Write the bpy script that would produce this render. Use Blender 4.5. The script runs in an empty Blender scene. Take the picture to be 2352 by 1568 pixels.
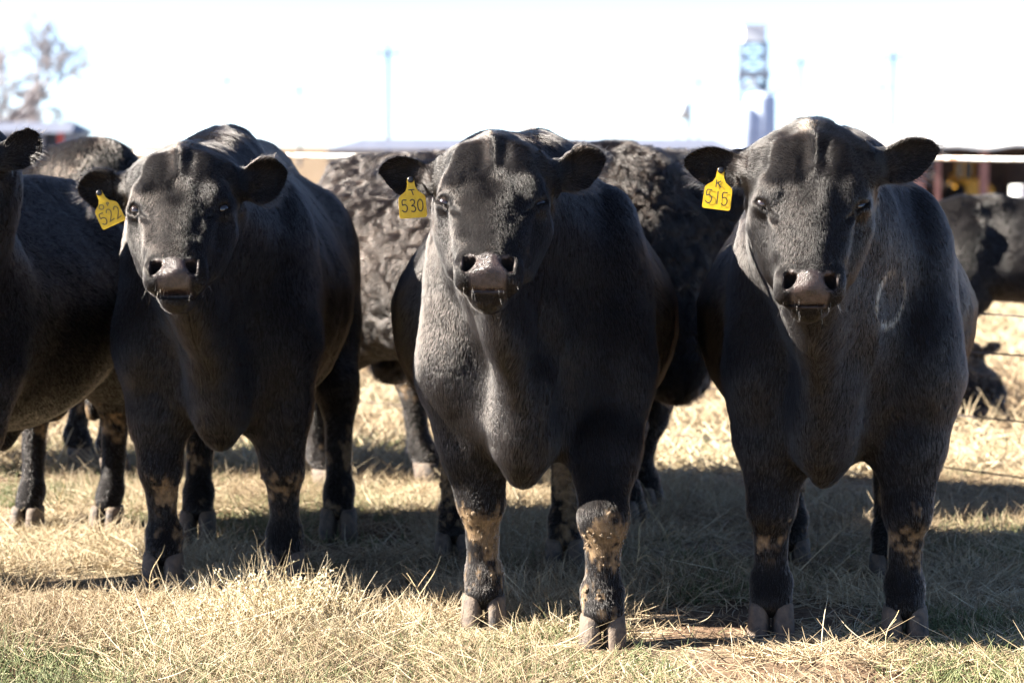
import bpy, math, time
import numpy as np
from mathutils import Matrix, Vector
T0 = time.time()
R = math.radians
rng = np.random.default_rng(7)
scene = bpy.context.scene
col = scene.collection

# ------------------------------------------------------------ camera, sky, sun, exposure
CAM_H = 1.35
cam_d = bpy.data.cameras.new("camera")
cam = bpy.data.objects.new("camera", cam_d)
col.objects.link(cam)
cam.location = (0, 0, CAM_H)
cam.rotation_euler = (R(90 - 4.84), 0, 0)
cam_d.sensor_width = 36
cam_d.lens = 81
cam_d.clip_start = 0.05
cam_d.clip_end = 20000
cam_d.dof.use_dof = True
cam_d.dof.focus_distance = 6.0
cam_d.dof.aperture_fstop = 3.6
scene.camera = cam

SUN_EL, SUN_AZ = 32.0, 2.5     # sun stands to the left of the herd; azimuth turned this far towards the camera
world = bpy.data.worlds.new("World")
scene.world = world
world.use_nodes = True
wn = world.node_tree
sky = wn.nodes.new("ShaderNodeTexSky")
sky.sky_type = 'NISHITA'
sky.sun_disc = False
sky.sun_elevation = R(SUN_EL)
sky.sun_rotation = R(270 - SUN_AZ)
sky.dust_density = 0.12
sky.air_density = 0.40
bg = wn.nodes["Background"]
bg.inputs["Strength"].default_value = 0.05
wn.links.new(sky.outputs[0], bg.inputs[0])

sun_d = bpy.data.lights.new("sun", 'SUN')
sun_d.energy = 5.0
sun_d.angle = R(0.5)
sun_d.color = (1.0, 0.93, 0.82)
sun = bpy.data.objects.new("sun", sun_d)
col.objects.link(sun)
sdir = Vector((-math.cos(R(SUN_EL)) * math.cos(R(SUN_AZ)), -math.cos(R(SUN_EL)) * math.sin(R(SUN_AZ)), math.sin(R(SUN_EL))))
sun.rotation_euler = sdir.to_track_quat('Z', 'Y').to_euler()
sun.location = sdir * 50

vs = scene.view_settings
vs.view_transform = 'Standard'
vs.look = 'None'
vs.exposure = 2.9
vs.gamma = 1
vs.use_curve_mapping = False
scene.cycles.max_bounces = 6
scene.cycles.transparent_max_bounces = 8
scene.cycles.use_denoising = True
scene.cycles_curves.shape = 'THICK'
scene.cycles_curves.subdivisions = 2

# ------------------------------------------------------------ helpers
def tag(o, label=None, cat=None, group=None, kind=None):
    if label: o["label"] = label
    if cat: o["category"] = cat
    if group: o["group"] = group
    if kind: o["kind"] = kind
    return o

def empty(name, loc=(0, 0, 0), rz=0.0):
    o = bpy.data.objects.new(name, None)
    o.empty_display_size = 0.1
    col.objects.link(o)
    o.location = loc
    o.rotation_euler = (0, 0, rz)
    return o

def mesh_obj(name, verts, faces, mat=None, parent=None, smooth=True):
    me = bpy.data.meshes.new(name)
    verts = np.asarray(verts, dtype=np.float32)
    if isinstance(faces, np.ndarray):
        n, k = faces.shape
        me.vertices.add(len(verts)); me.vertices.foreach_set("co", verts.ravel())
        me.loops.add(n * k); me.loops.foreach_set("vertex_index", faces.astype(np.int32).ravel())
        me.polygons.add(n)
        me.polygons.foreach_set("loop_start", np.arange(0, n * k, k, dtype=np.int32))
        me.update(calc_edges=True)
    else:
        me.from_pydata([tuple(v) for v in verts], [], [tuple(f) for f in faces])
        me.update()
    me.validate()
    if smooth:
        me.polygons.foreach_set("use_smooth", np.ones(len(me.polygons), dtype=bool))
    if mat: me.materials.append(mat)
    o = bpy.data.objects.new(name, me)
    col.objects.link(o)
    if parent: o.parent = parent
    return o

class MB:
    """collects boxes, tubes and lathes into one mesh"""
    def __init__(s): s.v = []; s.f = []
    def add(s, v, f):
        b = len(s.v); s.v += [tuple(map(float, p)) for p in v]; s.f += [tuple(i + b for i in q) for q in f]
    def box(s, c, d, rz=0.0):
        cs, sn = math.cos(rz), math.sin(rz); v = []
        for dx in (-.5, .5):
            for dy in (-.5, .5):
                for dz in (-.5, .5):
                    x, y, z = dx * d[0], dy * d[1], dz * d[2]
                    v.append((c[0] + x * cs - y * sn, c[1] + x * sn + y * cs, c[2] + z))
        s.add(v, [(0, 1, 3, 2), (4, 6, 7, 5), (0, 4, 5, 1), (2, 3, 7, 6), (0, 2, 6, 4), (1, 5, 7, 3)])
    def tube(s, pts, rad, n=8, cap=True):
        pts = [Vector(p) for p in pts]
        if not hasattr(rad, '__len__'): rad = [rad] * len(pts)
        v = []; f = []
        for i, p in enumerate(pts):
            t = (pts[min(i + 1, len(pts) - 1)] - pts[max(i - 1, 0)]).normalized()
            a = t.orthogonal().normalized() if i == 0 else (a - t * a.dot(t)).normalized()
            b = t.cross(a)
            for k in range(n):
                an = 2 * math.pi * k / n
                v.append(p + (a * math.cos(an) + b * math.sin(an)) * rad[i])
        for i in range(len(pts) - 1):
            for k in range(n):
                f.append((i * n + k, i * n + (k + 1) % n, (i + 1) * n + (k + 1) % n, (i + 1) * n + k))
        if cap:
            f.append(tuple(range(n))[::-1]); f.append(tuple((len(pts) - 1) * n + k for k in range(n)))
        s.add(v, f)
    def build(s, name, mat, parent=None, smooth=False):
        return mesh_obj(name, s.v, s.f, mat, parent, smooth)

def hash3(i, j, k, seed):
    h = (i.astype(np.int64) * 374761393 + j.astype(np.int64) * 668265263 + k.astype(np.int64) * 2147483647 + seed * 1274126177) & 0xffffffff
    h = ((h ^ (h >> 13)) * 1274126177) & 0xffffffff
    h = (h ^ (h >> 16)) & 0xffff
    return h.astype(np.float32) / 32767.5 - 1.0

def vnoise(P, freq, seed=0):
    """smooth value noise in [-1,1] at points P (n,3)"""
    q = P * freq
    i0 = np.floor(q).astype(np.int64); f = (q - i0).astype(np.float32); f = f * f * (3 - 2 * f)
    out = 0
    for dx in (0, 1):
        wx = f[:, 0] if dx else 1 - f[:, 0]
        for dy in (0, 1):
            wy = f[:, 1] if dy else 1 - f[:, 1]
            for dz in (0, 1):
                wz = f[:, 2] if dz else 1 - f[:, 2]
                out = out + wx * wy * wz * hash3(i0[:, 0] + dx, i0[:, 1] + dy, i0[:, 2] + dz, seed)
    return out

def vnoise3(P, freq, seed=0):
    return np.stack([vnoise(P, freq, seed + s) for s in (0, 11, 23)], 1)

def nrm(v):
    return v / np.maximum(np.linalg.norm(v, axis=-1, keepdims=True), 1e-9)

# ------------------------------------------------------------ node material helpers
def new_mat(name):
    m = bpy.data.materials.new(name); m.use_nodes = True
    nt = m.node_tree
    return m, nt, nt.nodes["Principled BSDF"]

def N(nt, typ, **kw):
    n = nt.nodes.new(typ)
    for k, v in kw.items():
        if hasattr(n, k): setattr(n, k, v)
        else: n.inputs[k].default_value = v
    return n

def ramp(nt, src, stops):
    r = nt.nodes.new("ShaderNodeValToRGB")
    el = r.color_ramp.elements
    while len(el) > 1: el.remove(el[-1])
    for i, (p, c) in enumerate(stops):
        e = el[0] if i == 0 else el.new(p)
        e.position = p; e.color = (*c, 1)
    if src is not None: nt.links.new(src, r.inputs[0])
    return r

def noisy(name, c1, c2, scale=5.0, rough=0.7, bump=0.0, bscale=None, detail=6.0, metallic=0.0, c3=None):
    """procedural material: two or three colours mixed by noise, with bump"""
    m, nt, b = new_mat(name)
    tc = N(nt, "ShaderNodeTexCoord")
    n = N(nt, "ShaderNodeTexNoise"); n.inputs["Scale"].default_value = scale; n.inputs["Detail"].default_value = detail
    nt.links.new(tc.outputs["Object"], n.inputs["Vector"])
    st = [(0.35, c1), (0.65, c2)] if c3 is None else [(0.32, c1), (0.5, c2), (0.68, c3)]
    r = ramp(nt, n.outputs[0], st)
    nt.links.new(r.outputs[0], b.inputs["Base Color"])
    b.inputs["Roughness"].default_value = rough; b.inputs["Metallic"].default_value = metallic
    if bump:
        n2 = N(nt, "ShaderNodeTexNoise"); n2.inputs["Scale"].default_value = bscale or scale * 4; n2.inputs["Detail"].default_value = 5
        nt.links.new(tc.outputs["Object"], n2.inputs["Vector"])
        bp = N(nt, "ShaderNodeBump"); bp.inputs["Strength"].default_value = bump; bp.inputs["Distance"].default_value = 0.02
        nt.links.new(n2.outputs[0], bp.inputs["Height"]); nt.links.new(bp.outputs[0], b.inputs["Normal"])
    return m

def strands(name, pos, rad, mat, parent=None, attrs=None):
    """pos (n, k, 3), rad (n, k) -> one Curves object, every strand k points"""
    n, k, _ = pos.shape
    cu = bpy.data.hair_curves.new(name)
    cu.add_curves([k] * n)
    cu.attributes["position"].data.foreach_set("vector", np.ascontiguousarray(pos, dtype=np.float32).ravel())
    a = cu.attributes.get("radius") or cu.attributes.new("radius", 'FLOAT', 'POINT')
    a.data.foreach_set("value", np.ascontiguousarray(rad, dtype=np.float32).ravel())
    for nm, arr in (attrs or {}).items():
        at = cu.attributes.new(nm, 'FLOAT', 'CURVE')
        at.data.foreach_set("value", np.ascontiguousarray(arr, dtype=np.float32))
    cu.materials.append(mat)
    o = bpy.data.objects.new(name, cu)
    col.objects.link(o)
    if parent: o.parent = parent
    return o
# ------------------------------------------------------------ the setting: ground, sheds, elevator, poles, trees, fence
F_PX = 81 / 36 * 2352.0           # focal length in pixels of a 2352-wide picture; horizon at row 335
HOR = 335.0
def at(px, d):                    # world x of a column at distance d
    return (px - 1176.0) / F_PX * d
def zat(py, d):
    return CAM_H - (py - HOR) / F_PX * d

def ground_z(x, y):
    x = np.asarray(x, float); y = np.asarray(y, float)
    P = np.stack([x.ravel(), y.ravel(), np.zeros(x.size)], 1)
    near = np.exp(-((y.ravel() - 7) / 14) ** 2)
    z = (0.018 * vnoise(P, 1.3, 3) + 0.010 * vnoise(P, 3.7, 4)) * near
    z += 0.05 * vnoise(P, 0.21, 5) * np.clip((y.ravel() - 11) / 10, 0, 1)
    t = np.clip((y.ravel() - 13) / 85, 0, 1)
    z -= 0.95 * t * t * (3 - 2 * t)
    return z.reshape(x.shape)

def make_ground():
    ys = np.concatenate([np.arange(-12, 3, 1.0), np.arange(3, 11, 0.06), np.arange(11, 30, .4), np.arange(30, 130, 4), np.geomspace(130, 9000, 30)])
    u = np.concatenate([-np.geomspace(1, .27, 14), np.linspace(-.26, .26, 140), np.geomspace(.27, 1, 14)])
    Yg, U = np.meshgrid(ys, u, indexing='ij')
    X = U * (np.abs(Yg) * 1.6 + 8)
    Z = ground_z(X, Yg)
    V = np.stack([X.ravel(), Yg.ravel(), Z.ravel()], 1)
    n, m = Yg.shape
    i = (np.arange(n - 1)[:, None] * m + np.arange(m - 1)[None, :]).ravel()
    Fq = np.stack([i, i + 1, i + m + 1, i + m], 1)
    mt, nt, b = new_mat("dry_turf")
    tc = N(nt, "ShaderNodeTexCoord")
    n1 = N(nt, "ShaderNodeTexNoise"); n1.inputs["Scale"].default_value = 1.1; n1.inputs["Detail"].default_value = 9; n1.inputs["Roughness"].default_value = .7
    n2 = N(nt, "ShaderNodeTexNoise"); n2.inputs["Scale"].default_value = 38; n2.inputs["Detail"].default_value = 6
    n3 = N(nt, "ShaderNodeTexNoise"); n3.inputs["Scale"].default_value = .55; n3.inputs["Detail"].default_value = 5
    for q in (n1, n2, n3): nt.links.new(tc.outputs["Object"], q.inputs["Vector"])
    r1 = ramp(nt, n1.outputs[0], [(.34, (.085, .048, .032)), (.48, (.16, .108, .072)), (.58, (.25, .20, .14)), (.75, (.33, .28, .205))])
    r2 = ramp(nt, n2.outputs[0], [(.3, (.45, .40, .36)), (.65, (1.0, 1.0, 1.0))])
    mx = N(nt, "ShaderNodeMix", data_type='RGBA', blend_type='MULTIPLY'); mx.inputs[0].default_value = .8
    nt.links.new(r1.outputs[0], mx.inputs[6]); nt.links.new(r2.outputs[0], mx.inputs[7])
    mg = N(nt, "ShaderNodeMix", data_type='RGBA')
    r3 = ramp(nt, n3.outputs[0], [(.52, (0, 0, 0)), (.68, (.45, .45, .45))])
    nt.links.new(r3.outputs[0], mg.inputs[0]); nt.links.new(mx.outputs[2], mg.inputs[6]); mg.inputs[7].default_value = (.085, .10, .03, 1)
    nt.links.new(mg.outputs[2], b.inputs["Base Color"])
    b.inputs["Roughness"].default_value = .95; b.inputs["Specular IOR Level"].default_value = .1
    bp = N(nt, "ShaderNodeBump"); bp.inputs["Strength"].default_value = .7; bp.inputs["Distance"].default_value = .03
    nt.links.new(n2.outputs[0], bp.inputs["Height"]); nt.links.new(bp.outputs[0], b.inputs["Normal"])
    o = mesh_obj("ground", V, Fq, mt)
    tag(o, "pale dry winter pasture ground under the herd", "ground", kind="structure")
make_ground()

# ---- open-fronted cattle shed on the right
M_roof = noisy("white_sheet_roof", (.62, .62, .62), (.78, .78, .77), 2.0, .55, .1)
M_lav = noisy("weathered_blue_sheet", (.085, .095, .135), (.115, .125, .165), 1.2, .6, .1)
M_red = noisy("red_oxide_steel", (.22, .10, .085), (.30, .15, .13), 6, .7, .2)
M_dark = noisy("shed_boards", (.11, .08, .075), (.19, .14, .12), 3, .9, .3)
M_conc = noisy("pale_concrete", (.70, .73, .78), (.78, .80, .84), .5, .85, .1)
M_steel = noisy("galvanised_steel", (.20, .23, .29), (.26, .29, .34), .8, .5, .1, metallic=.3)
M_wood = noisy("grey_pole_wood", (.07, .068, .072), (.10, .095, .098), 3, .9, .3)

def shed_right():
    d = 95.0; g = ground_z(20, d).item()
    x0, x1 = at(2056, d), 31.0
    r = empty("cattle_shed", (x0, d, g))
    tag(r, "long white-roofed open-front cattle shed with red posts on the right", "shed")
    L = x1 - x0
    ze = zat(331, d) - g; zr = zat(303, d) - g
    m = MB()
    n = 40                          # roof sheet: slightly sagging eave, rises to the back
    top = []; rows = [(-.5, ze - .02), (0, ze + .14), (3, zr - .05), (7, zr + .25)]
    vv = []; ff = []
    for i in range(n + 1):
        x = -0.4 + (L + .8) * i / n
        sag = .05 * math.sin(i * 1.1) + .05 * math.sin(i * .43 + 1)
        for (y, z) in rows: vv.append((x, y, z + sag))
        for (y, z) in rows: vv.append((x, y, z + sag - .12))
    k = 8
    for i in range(n):
        for j in range(3):
            a = i * k + j; ff.append((a, a + 1, a + k + 1, a + k))
            a = i * k + 4 + j; ff.append((a, a + k, a + k + 1, a + 1))
        a = i * k; ff.append((a, a + k, a + k + 4, a + 4)); ff.append((a + 3, a + 7, a + k + 7, a + k + 3))
    ff.append((0, 4, 5, 1)); ff.append((1, 5, 6, 2)); ff.append((2, 6, 7, 3))
    a = n * k; ff += [(a, a + 1, a + 5, a + 4), (a + 1, a + 2, a + 6, a + 5), (a + 2, a + 3, a + 7, a + 6)]
    m.add(vv, ff); m.build("roof", M_roof, r)
    w = MB(); w.box((L / 2, 6.8, ze / 2 + .05), (L, .1, ze + .1)); w.box((.05, 3.4, ze / 2), (.1, 6.6, ze)); w.box((L - .05, 3.4, ze / 2), (.1, 6.6, ze))
    for q in (6.2, 12.2): w.box((q - x0 + 15.5, 3.6, ze * .35), (.08, 6.0, ze * .7))
    w.build("back_wall", M_dark, r)
    for px in (2112, 2152, 2258, 2352 + 60, 2352 + 160):
        p = MB(); p.box((at(px, d) - x0, 0.1, ze / 2), (.34 if px != 2152 else .2, .25, ze)); p.build("post", M_red, r)
shed_right()

def yellow_loader():
    d = 98.0; g = ground_z(19, d).item(); x = at(2222, d)
    r = empty("loader", (x, d, g), R(12))
    tag(r, "small yellow loader parked between the shed's red posts", "loader")
    My = noisy("yellow_paint", (.75, .36, .02), (.85, .45, .04), 2, .45)
    Mb = noisy("tyre_rubber", (.02, .02, .02), (.04, .04, .04), 8, .9)
    Mg = noisy("cab_glass", (.05, .06, .07), (.08, .09, .1), 1, .15)
    b = MB(); b.box((0, 0, .62), (1.05, 1.7, .55)); b.box((0, .75, .95), (.95, .4, .35)); b.box((0, -.95, .45), (.5, .4, .25)); b.build("body", My, r)
    c = MB()
    for sx_ in (-.38, .38):
        for sy in (-.35, .45): c.box((sx_, sy, 1.28), (.08, .08, .78))
    c.box((0, .05, 1.7), (.92, 1.0, .08)); c.build("cab_frame", My, r)
    g_ = MB(); g_.box((0, .47, 1.3), (.66, .02, .7)); g_.build("cab_window", Mg, r)
    for sx_ in (-.6, .6):
        for sy in (-.55, .55):
            w = MB(); w.tube([(sx_ - .1, sy, .36), (sx_ + .1, sy, .36)], .36, 18); w.build("wheel", Mb, r)
    k = MB(); k.box((0, -1.25, .35), (1.2, .08, .5)); k.box((0, -1.45, .14), (1.2, .45, .06)); k.build("bucket", My, r)
    for sx_ in (-.5, .5):
        a = MB(); a.tube([(sx_, .6, 1.0), (sx_, -.7, .9), (sx_, -1.2, .45)], .06); a.build("lift_arm", My, r)
yellow_loader()

def white_drum():
    d = 92.0; g = ground_z(20, d).item(); x = at(2338, d)
    m = MB(); pr = [(.02, 0), (.33, .0), (.35, .03), (.35, .30), (.37, .32), (.35, .34), (.35, .62), (.37, .64), (.35, .66), (.34, .70), (.05, .72)]
    v = []; f = []; n = 20
    for (r_, z) in pr:
        for k in range(n): v.append((r_ * math.cos(k * 2 * math.pi / n), r_ * math.sin(k * 2 * math.pi / n), z))
    for i in range(len(pr) - 1):
        for k in range(n): f.append((i * n + k, i * n + (k + 1) % n, (i + 1) * n + (k + 1) % n, (i + 1) * n + k))
    f.append(tuple(range(n))[::-1]); f.append(tuple((len(pr) - 1) * n + k for k in range(n)))
    m.add(v, f)
    o = m.build("drum", noisy("white_plastic", (.75, .75, .74), (.82, .82, .8), 3, .5), None, True)
    o.location = (x, d, g); tag(o, "white plastic drum standing on the dirt before the shed", "drum")
white_drum()

def long_barn():
    d = 150.0; g = ground_z(0, d).item()
    x0, x1 = at(742, d), at(1692, d); L = x1 - x0
    r = empty("long_barn", (x0, d, g)); tag(r, "very long low barn with a pale bluish roof on the horizon", "barn")
    ze = zat(343, d) - g; zr = zat(317, d) - g
    m = MB()
    m.add([(0, 0, ze), (L, 0, ze), (L, 12, ze), (0, 12, ze), (2.2, 6, zr), (L - 1, 6, zr)], [(0, 1, 5, 4), (2, 3, 4, 5), (3, 0, 4), (1, 2, 5), (0, 3, 2, 1)])
    m.build("roof", M_lav, r)
    w = MB(); w.box((L / 2, 6, ze / 2 - .02), (L - .6, 11, ze - .06)); w.build("wall", noisy("cream_wall", (.22, .19, .17), (.27, .24, .21), 1, .8), r)
    for i in range(9):
        q = MB(); q.box((1.8 + i * (L - 3.6) / 8, .45, ze * .42), (1.1, .12, ze * .8)); q.build("doorway_panel", M_dark, r)
long_barn()

def left_barn():
    d = 100.0; g = ground_z(-20, d).item()
    x0, x1 = at(-20, d), at(152, d); L = x1 - x0
    r = empty("small_barn", (x0, d, g)); tag(r, "small blue-grey metal barn with dark doorway and red doorpost under bare trees", "barn")
    ze = zat(304, d) - g; zr = zat(279, d) - g
    m = MB(); m.add([(-.2, -.3, ze), (L + .35, -.3, ze), (L + .35, 6.3, ze), (-.2, 6.3, ze), (-.2, 3, zr), (L - .1, 3, zr)], [(0, 1, 5, 4), (2, 3, 4, 5), (1, 2, 5), (3, 0, 4), (0, 3, 2, 1)])
    m.build("roof", M_lav, r)
    w = MB(); dl = at(106, d) - x0; dr_ = at(140, d) - x0
    w.box((dl / 2, .05, ze / 2 - .01), (dl, .1, ze - .02)); w.box(((dr_ + L) / 2, .05, ze / 2 - .01), (L - dr_, .1, ze - .02)); w.box((L / 2, 6, ze / 2 - .01), (L, .1, ze - .02))
    w.box((.05, 3, ze / 2 - .01), (.1, 5.7, ze - .02)); w.box((L - .05, 3, ze / 2 - .01), (.1, 5.7, ze - .02)); w.build("wall", noisy("pale_metal_wall", (.16, .16, .19), (.2, .2, .23), 1, .6), r)
    p = MB(); p.box((dr_ + .08, -.08, ze / 2), (.26, .14, ze)); p.build("doorpost", noisy("red_paint", (.42, .06, .05), (.5, .09, .07), 3, .6), r)
    q = MB(); q.box(((dl + dr_) / 2, .3, ze / 2 - .02), (dr_ - dl, .06, ze - .04)); q.build("doorway_panel", noisy("doorway_shade", (.02, .025, .04), (.035, .04, .06), 2, .5), r)  # dark panel stands in for the shade inside the open doorway
left_barn()

def elevator():
    d = 420.0; g = -1.0
    xc = at(1725, d)
    r = empty("grain_elevator", (xc, d, g)); tag(r, "tall pale grain elevator tower rising from the hazy skyline", "grain elevator")
    s = d / F_PX
    Z = lambda py: zat(py, d) - g
    X = lambda px: at(px, d) - xc
    m = MB(); zs_ = np.linspace(0, Z(100), 9); xa, xb = X(1699), X(1754)      # open steel lattice
    for y in (-2.5, 2.5):
        for x in (xa, xb): m.tube([(x, y, 0), (x, y, Z(100))], .26, 6)
        for z0, z1 in zip(zs_[:-1], zs_[1:]):
            m.tube([(xa, y, z0), (xb, y, z1)], .12, 5); m.tube([(xb, y, z0), (xa, y, z1)], .12, 5); m.tube([(xa, y, z1), (xb, y, z1)], .16, 5)
    for x in (xa, xb):
        for z0, z1 in zip(zs_[:-1], zs_[1:]): m.tube([(x, -2.5, z0), (x, 2.5, z1)], .12, 5); m.tube([(x, -2.5, z1), (x, 2.5, z1)], .16, 5)
    m.build("lattice", noisy("blue_lattice_paint", (.075, .105, .16), (.10, .13, .19), .5, .7), r)
    h = MB()
    h.box(((xa + xb) / 2, 0, (Z(62) + Z(100)) / 2), (xb - xa - .3, 5.0, Z(62) - Z(100)))
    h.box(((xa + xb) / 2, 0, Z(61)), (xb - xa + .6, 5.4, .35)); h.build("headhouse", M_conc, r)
    p = MB(); p.box((X(1725), 0, Z(172)), (X(1762) - X(1688), 6, 1.1)); p.build("gallery", M_steel, r)
    for px, w_, top in ((1705, 3.0, 240), (1738, 2.8, 214)):
        v = []; f = []; n = 24; pr = [(w_, 0), (w_, Z(top + 14)), (w_ * .8, Z(top + 5)), (.3, Z(top))]
        for (rr, z) in pr:
            for k in range(n): v.append((X(px) + rr * math.cos(k * 2 * math.pi / n), -4 + rr * math.sin(k * 2 * math.pi / n), z))
        for i in range(3):
            for k in range(n): f.append((i * n + k, i * n + (k + 1) % n, (i + 1) * n + (k + 1) % n, (i + 1) * n + k))
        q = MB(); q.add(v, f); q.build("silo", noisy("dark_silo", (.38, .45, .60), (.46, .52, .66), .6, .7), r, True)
    c = MB(); c.tube([(X(1720), -4, Z(222)), (X(1790), -4, Z(206))], .35); c.build("conveyor", M_steel, r)
    l = MB(); l.tube([(X(1738), -3, Z(216)), (X(1722), -3, Z(180))], .5); l.tube([(X(1705), -3, Z(205)), (X(1730), -3, Z(190))], .4); l.build("grain_leg", M_steel, r)
elevator()

POLES = [(893, 108, 190, "tallest pole left of the middle bull"), (690, 196, 260, "short faint pole above the curly bull's rump"), (525, 175, 300, "faint pole above the left bull's withers"),
         (1602, 178, 280, "thin faint pole left of the elevator"), (1835, 132, 230, "pole just right of the elevator"), (1907, 226, 330, "short pole above the right bull's poll"),
         (2046, 118, 200, "tall pole right of the right bull's head"), (2022, 190, 300, "faint shorter pole beside the tall right one")]
for px, py, d, lb in POLES:
    g = -1.0; top = zat(py, d) - g
    r = empty("utility_pole", (at(px, d), d, g)); tag(r, "hazy wooden " + lb, "utility pole", "utility poles along the skyline")
    m = MB(); m.tube([(0, 0, 0), (0, 0, top)], [.21, .14], 10); m.build("shaft", M_wood, r)
    c = MB(); c.box((0, -.14, top - .6), (2.2, .12, .14)); c.build("crossarm", M_wood, r)
    for xx in (-.95, -.4, .4, .95):
        i = MB(); i.tube([(xx, -.14, top - .53), (xx, -.14, top - .36)], [.05, .03], 8); i.build("insulator", M_steel, r)
def tank():
    d = 300.0; x = at(1567, d); top = zat(232, d) + 1
    r = empty("water_tank", (x, d, -1)); tag(r, "small hazy tank on a stand left of the elevator", "water tank")
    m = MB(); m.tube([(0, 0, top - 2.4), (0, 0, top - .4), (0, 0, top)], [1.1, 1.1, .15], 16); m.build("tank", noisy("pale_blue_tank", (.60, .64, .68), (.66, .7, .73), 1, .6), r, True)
    for sx_ in (-.75, .75):
        for sy in (-.75, .75):
            q = MB(); q.tube([(sx_ * 1.2, sy * 1.2, 0), (sx_, sy, top - 2.2)], .2, 6); q.build("leg", M_steel, r)
tank()

def bare_tree(px, d, height, label, seed, spread=.5):
    rg = np.random.default_rng(seed); g = ground_z(at(px, d), d).item()
    r = empty("bare_tree", (at(px, d), d, g)); tag(r, label, "tree", "bare trees by the small barn")
    trunk = MB(); limbs = MB(); twigs = []
    def grow(p, dr, L, rad, dep, mb):
        pts = [p]; q = p
        for i in range(4):
            dr = nrm(dr + rg.normal(0, .13, 3) + np.array([0, 0, .05])); q = q + dr * L / 4; pts.append(q)
        mb.tube(pts, list(np.linspace(rad, rad * .6, 5)), 6 if dep else 10)
        if dep >= 4:
            for _ in range(5):
                t = rg.random(); b0 = pts[int(t * 3)]; dd = nrm(dr + rg.normal(0, .6, 3)); l2 = L * rg.uniform(.5, 1.1)
                twigs.append([b0, b0 + dd * l2 * .5 + rg.normal(0, .03, 3), b0 + dd * l2 + rg.normal(0, .08, 3)])
            return
        for _ in range(3 if dep else 5):
            a = nrm(dr + rg.normal(0, spread, 3)); grow(pts[rg.integers(2, 5)], a, L * rg.uniform(.62, .85), rad * .55, dep + 1, limbs)
    grow(np.zeros(3), np.array([0, 0, 1.0]), height * .36, height * .035, 0, trunk)
    mb_ = noisy("bark", (.21, .19, .20), (.30, .27, .28), 4, .9, .3)
    trunk.build("trunk", mb_, r, True); cr = limbs.build("crown", mb_, r, True)
    tw = np.array(twigs); strands("twig", tw, np.tile(np.array([[.022, .015, .006]]), (len(tw), 1)) * height / 7, mb_, r)
bare_tree(22, 118, 8.6, "taller bare tree at the left edge behind the small barn", 5)
bare_tree(78, 135, 6.4, "smaller bare tree right of the taller one behind the barn", 9, .6)
bare_tree(-60, 125, 8.0, "bare tree partly outside the left edge of the view", 12)

# ---- wire fence with a top pipe, running away to the left behind the herd
def fence():
    X = lambda x: 10.686 - 1.03 * x            # distance of the fence line at world x
    r = empty("wire_fence", (1.2, X(1.2), 0)); tag(r, "barbed wire fence with a rusty top pipe and red steel posts behind the herd", "fence")
    ox, oy = 1.2, X(1.2)
    P = lambda x, z: (x - ox, X(x) - oy, z)
    Mw = noisy("rusty_wire", (.03, .025, .028), (.08, .055, .045), 30, .6, .1, metallic=.4)
    Mp = noisy("flaking_pipe", (.62, .58, .52), (.75, .72, .66), 14, .55, .2, c3=(.25, .12, .07))
    Mt = noisy("red_post_paint", (.16, .05, .04), (.24, .085, .065), 12, .7, .2)
    m = MB(); xs = np.linspace(-3.6, 3.4, 24); m.tube([P(x, 1.305 + .006 * math.sin(x * 2.2)) for x in xs], .0135, 8); m.build("top_pipe", Mp, r, True)
    for k, z in enumerate((.09, .32, .555, .70)):
        w = MB(); w.tube([P(x, z + .012 * math.sin(x * 1.4 + k * 2)) for x in np.linspace(-3.6, 3.4, 40)], .0034, 5)
        for x in np.arange(-3.5, 3.4, .14):
            zz = z + .012 * math.sin(x * 1.4 + k * 2); c = P(x, zz)
            for a in (.6, 2.2):
                e = (math.cos(a) * .016, 0.004, math.sin(a) * .016)
                w.tube([(c[0] - e[0], c[1] - e[1], c[2] - e[2]), (c[0] + e[0], c[1] + e[1], c[2] + e[2])], .0014, 4)
        w.build("wire", Mw, r)
    for x in (-3.0, -1.35, -.1, 1.213, 2.55):
        p = MB(); c = P(x, 0); g = ground_z(x, X(x)).item()
        p.box((c[0], c[1] + .025, g + .66), (.034, .006, 1.40), R(-45)); p.box((c[0] + .012, c[1] + .04, g + .66), (.006, .03, 1.40), R(-45))
        for z in np.arange(.1, 1.3, .06): p.box((c[0] - .004, c[1] + .02, g + z), (.012, .012, .012), R(-45))
        p.build("post", Mt, r)
fence()
# ------------------------------------------------------------ implicit sculpting of the cattle
def resample(rows, n=160, sm=4):
    rows = np.array(rows, dtype=np.float64)
    s = np.linspace(rows[0, 0], rows[-1, 0], n)
    out = [s]
    ker = np.exp(-0.5 * (np.arange(-3 * sm, 3 * sm + 1) / sm) ** 2); ker /= ker.sum()
    for c in range(1, rows.shape[1]):
        y = np.interp(s, rows[:, 0], rows[:, c])
        yp = np.concatenate([np.full(3 * sm, y[0]), y, np.full(3 * sm, y[-1])])
        out.append(np.convolve(yp, ker, 'valid'))
    return out

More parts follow.
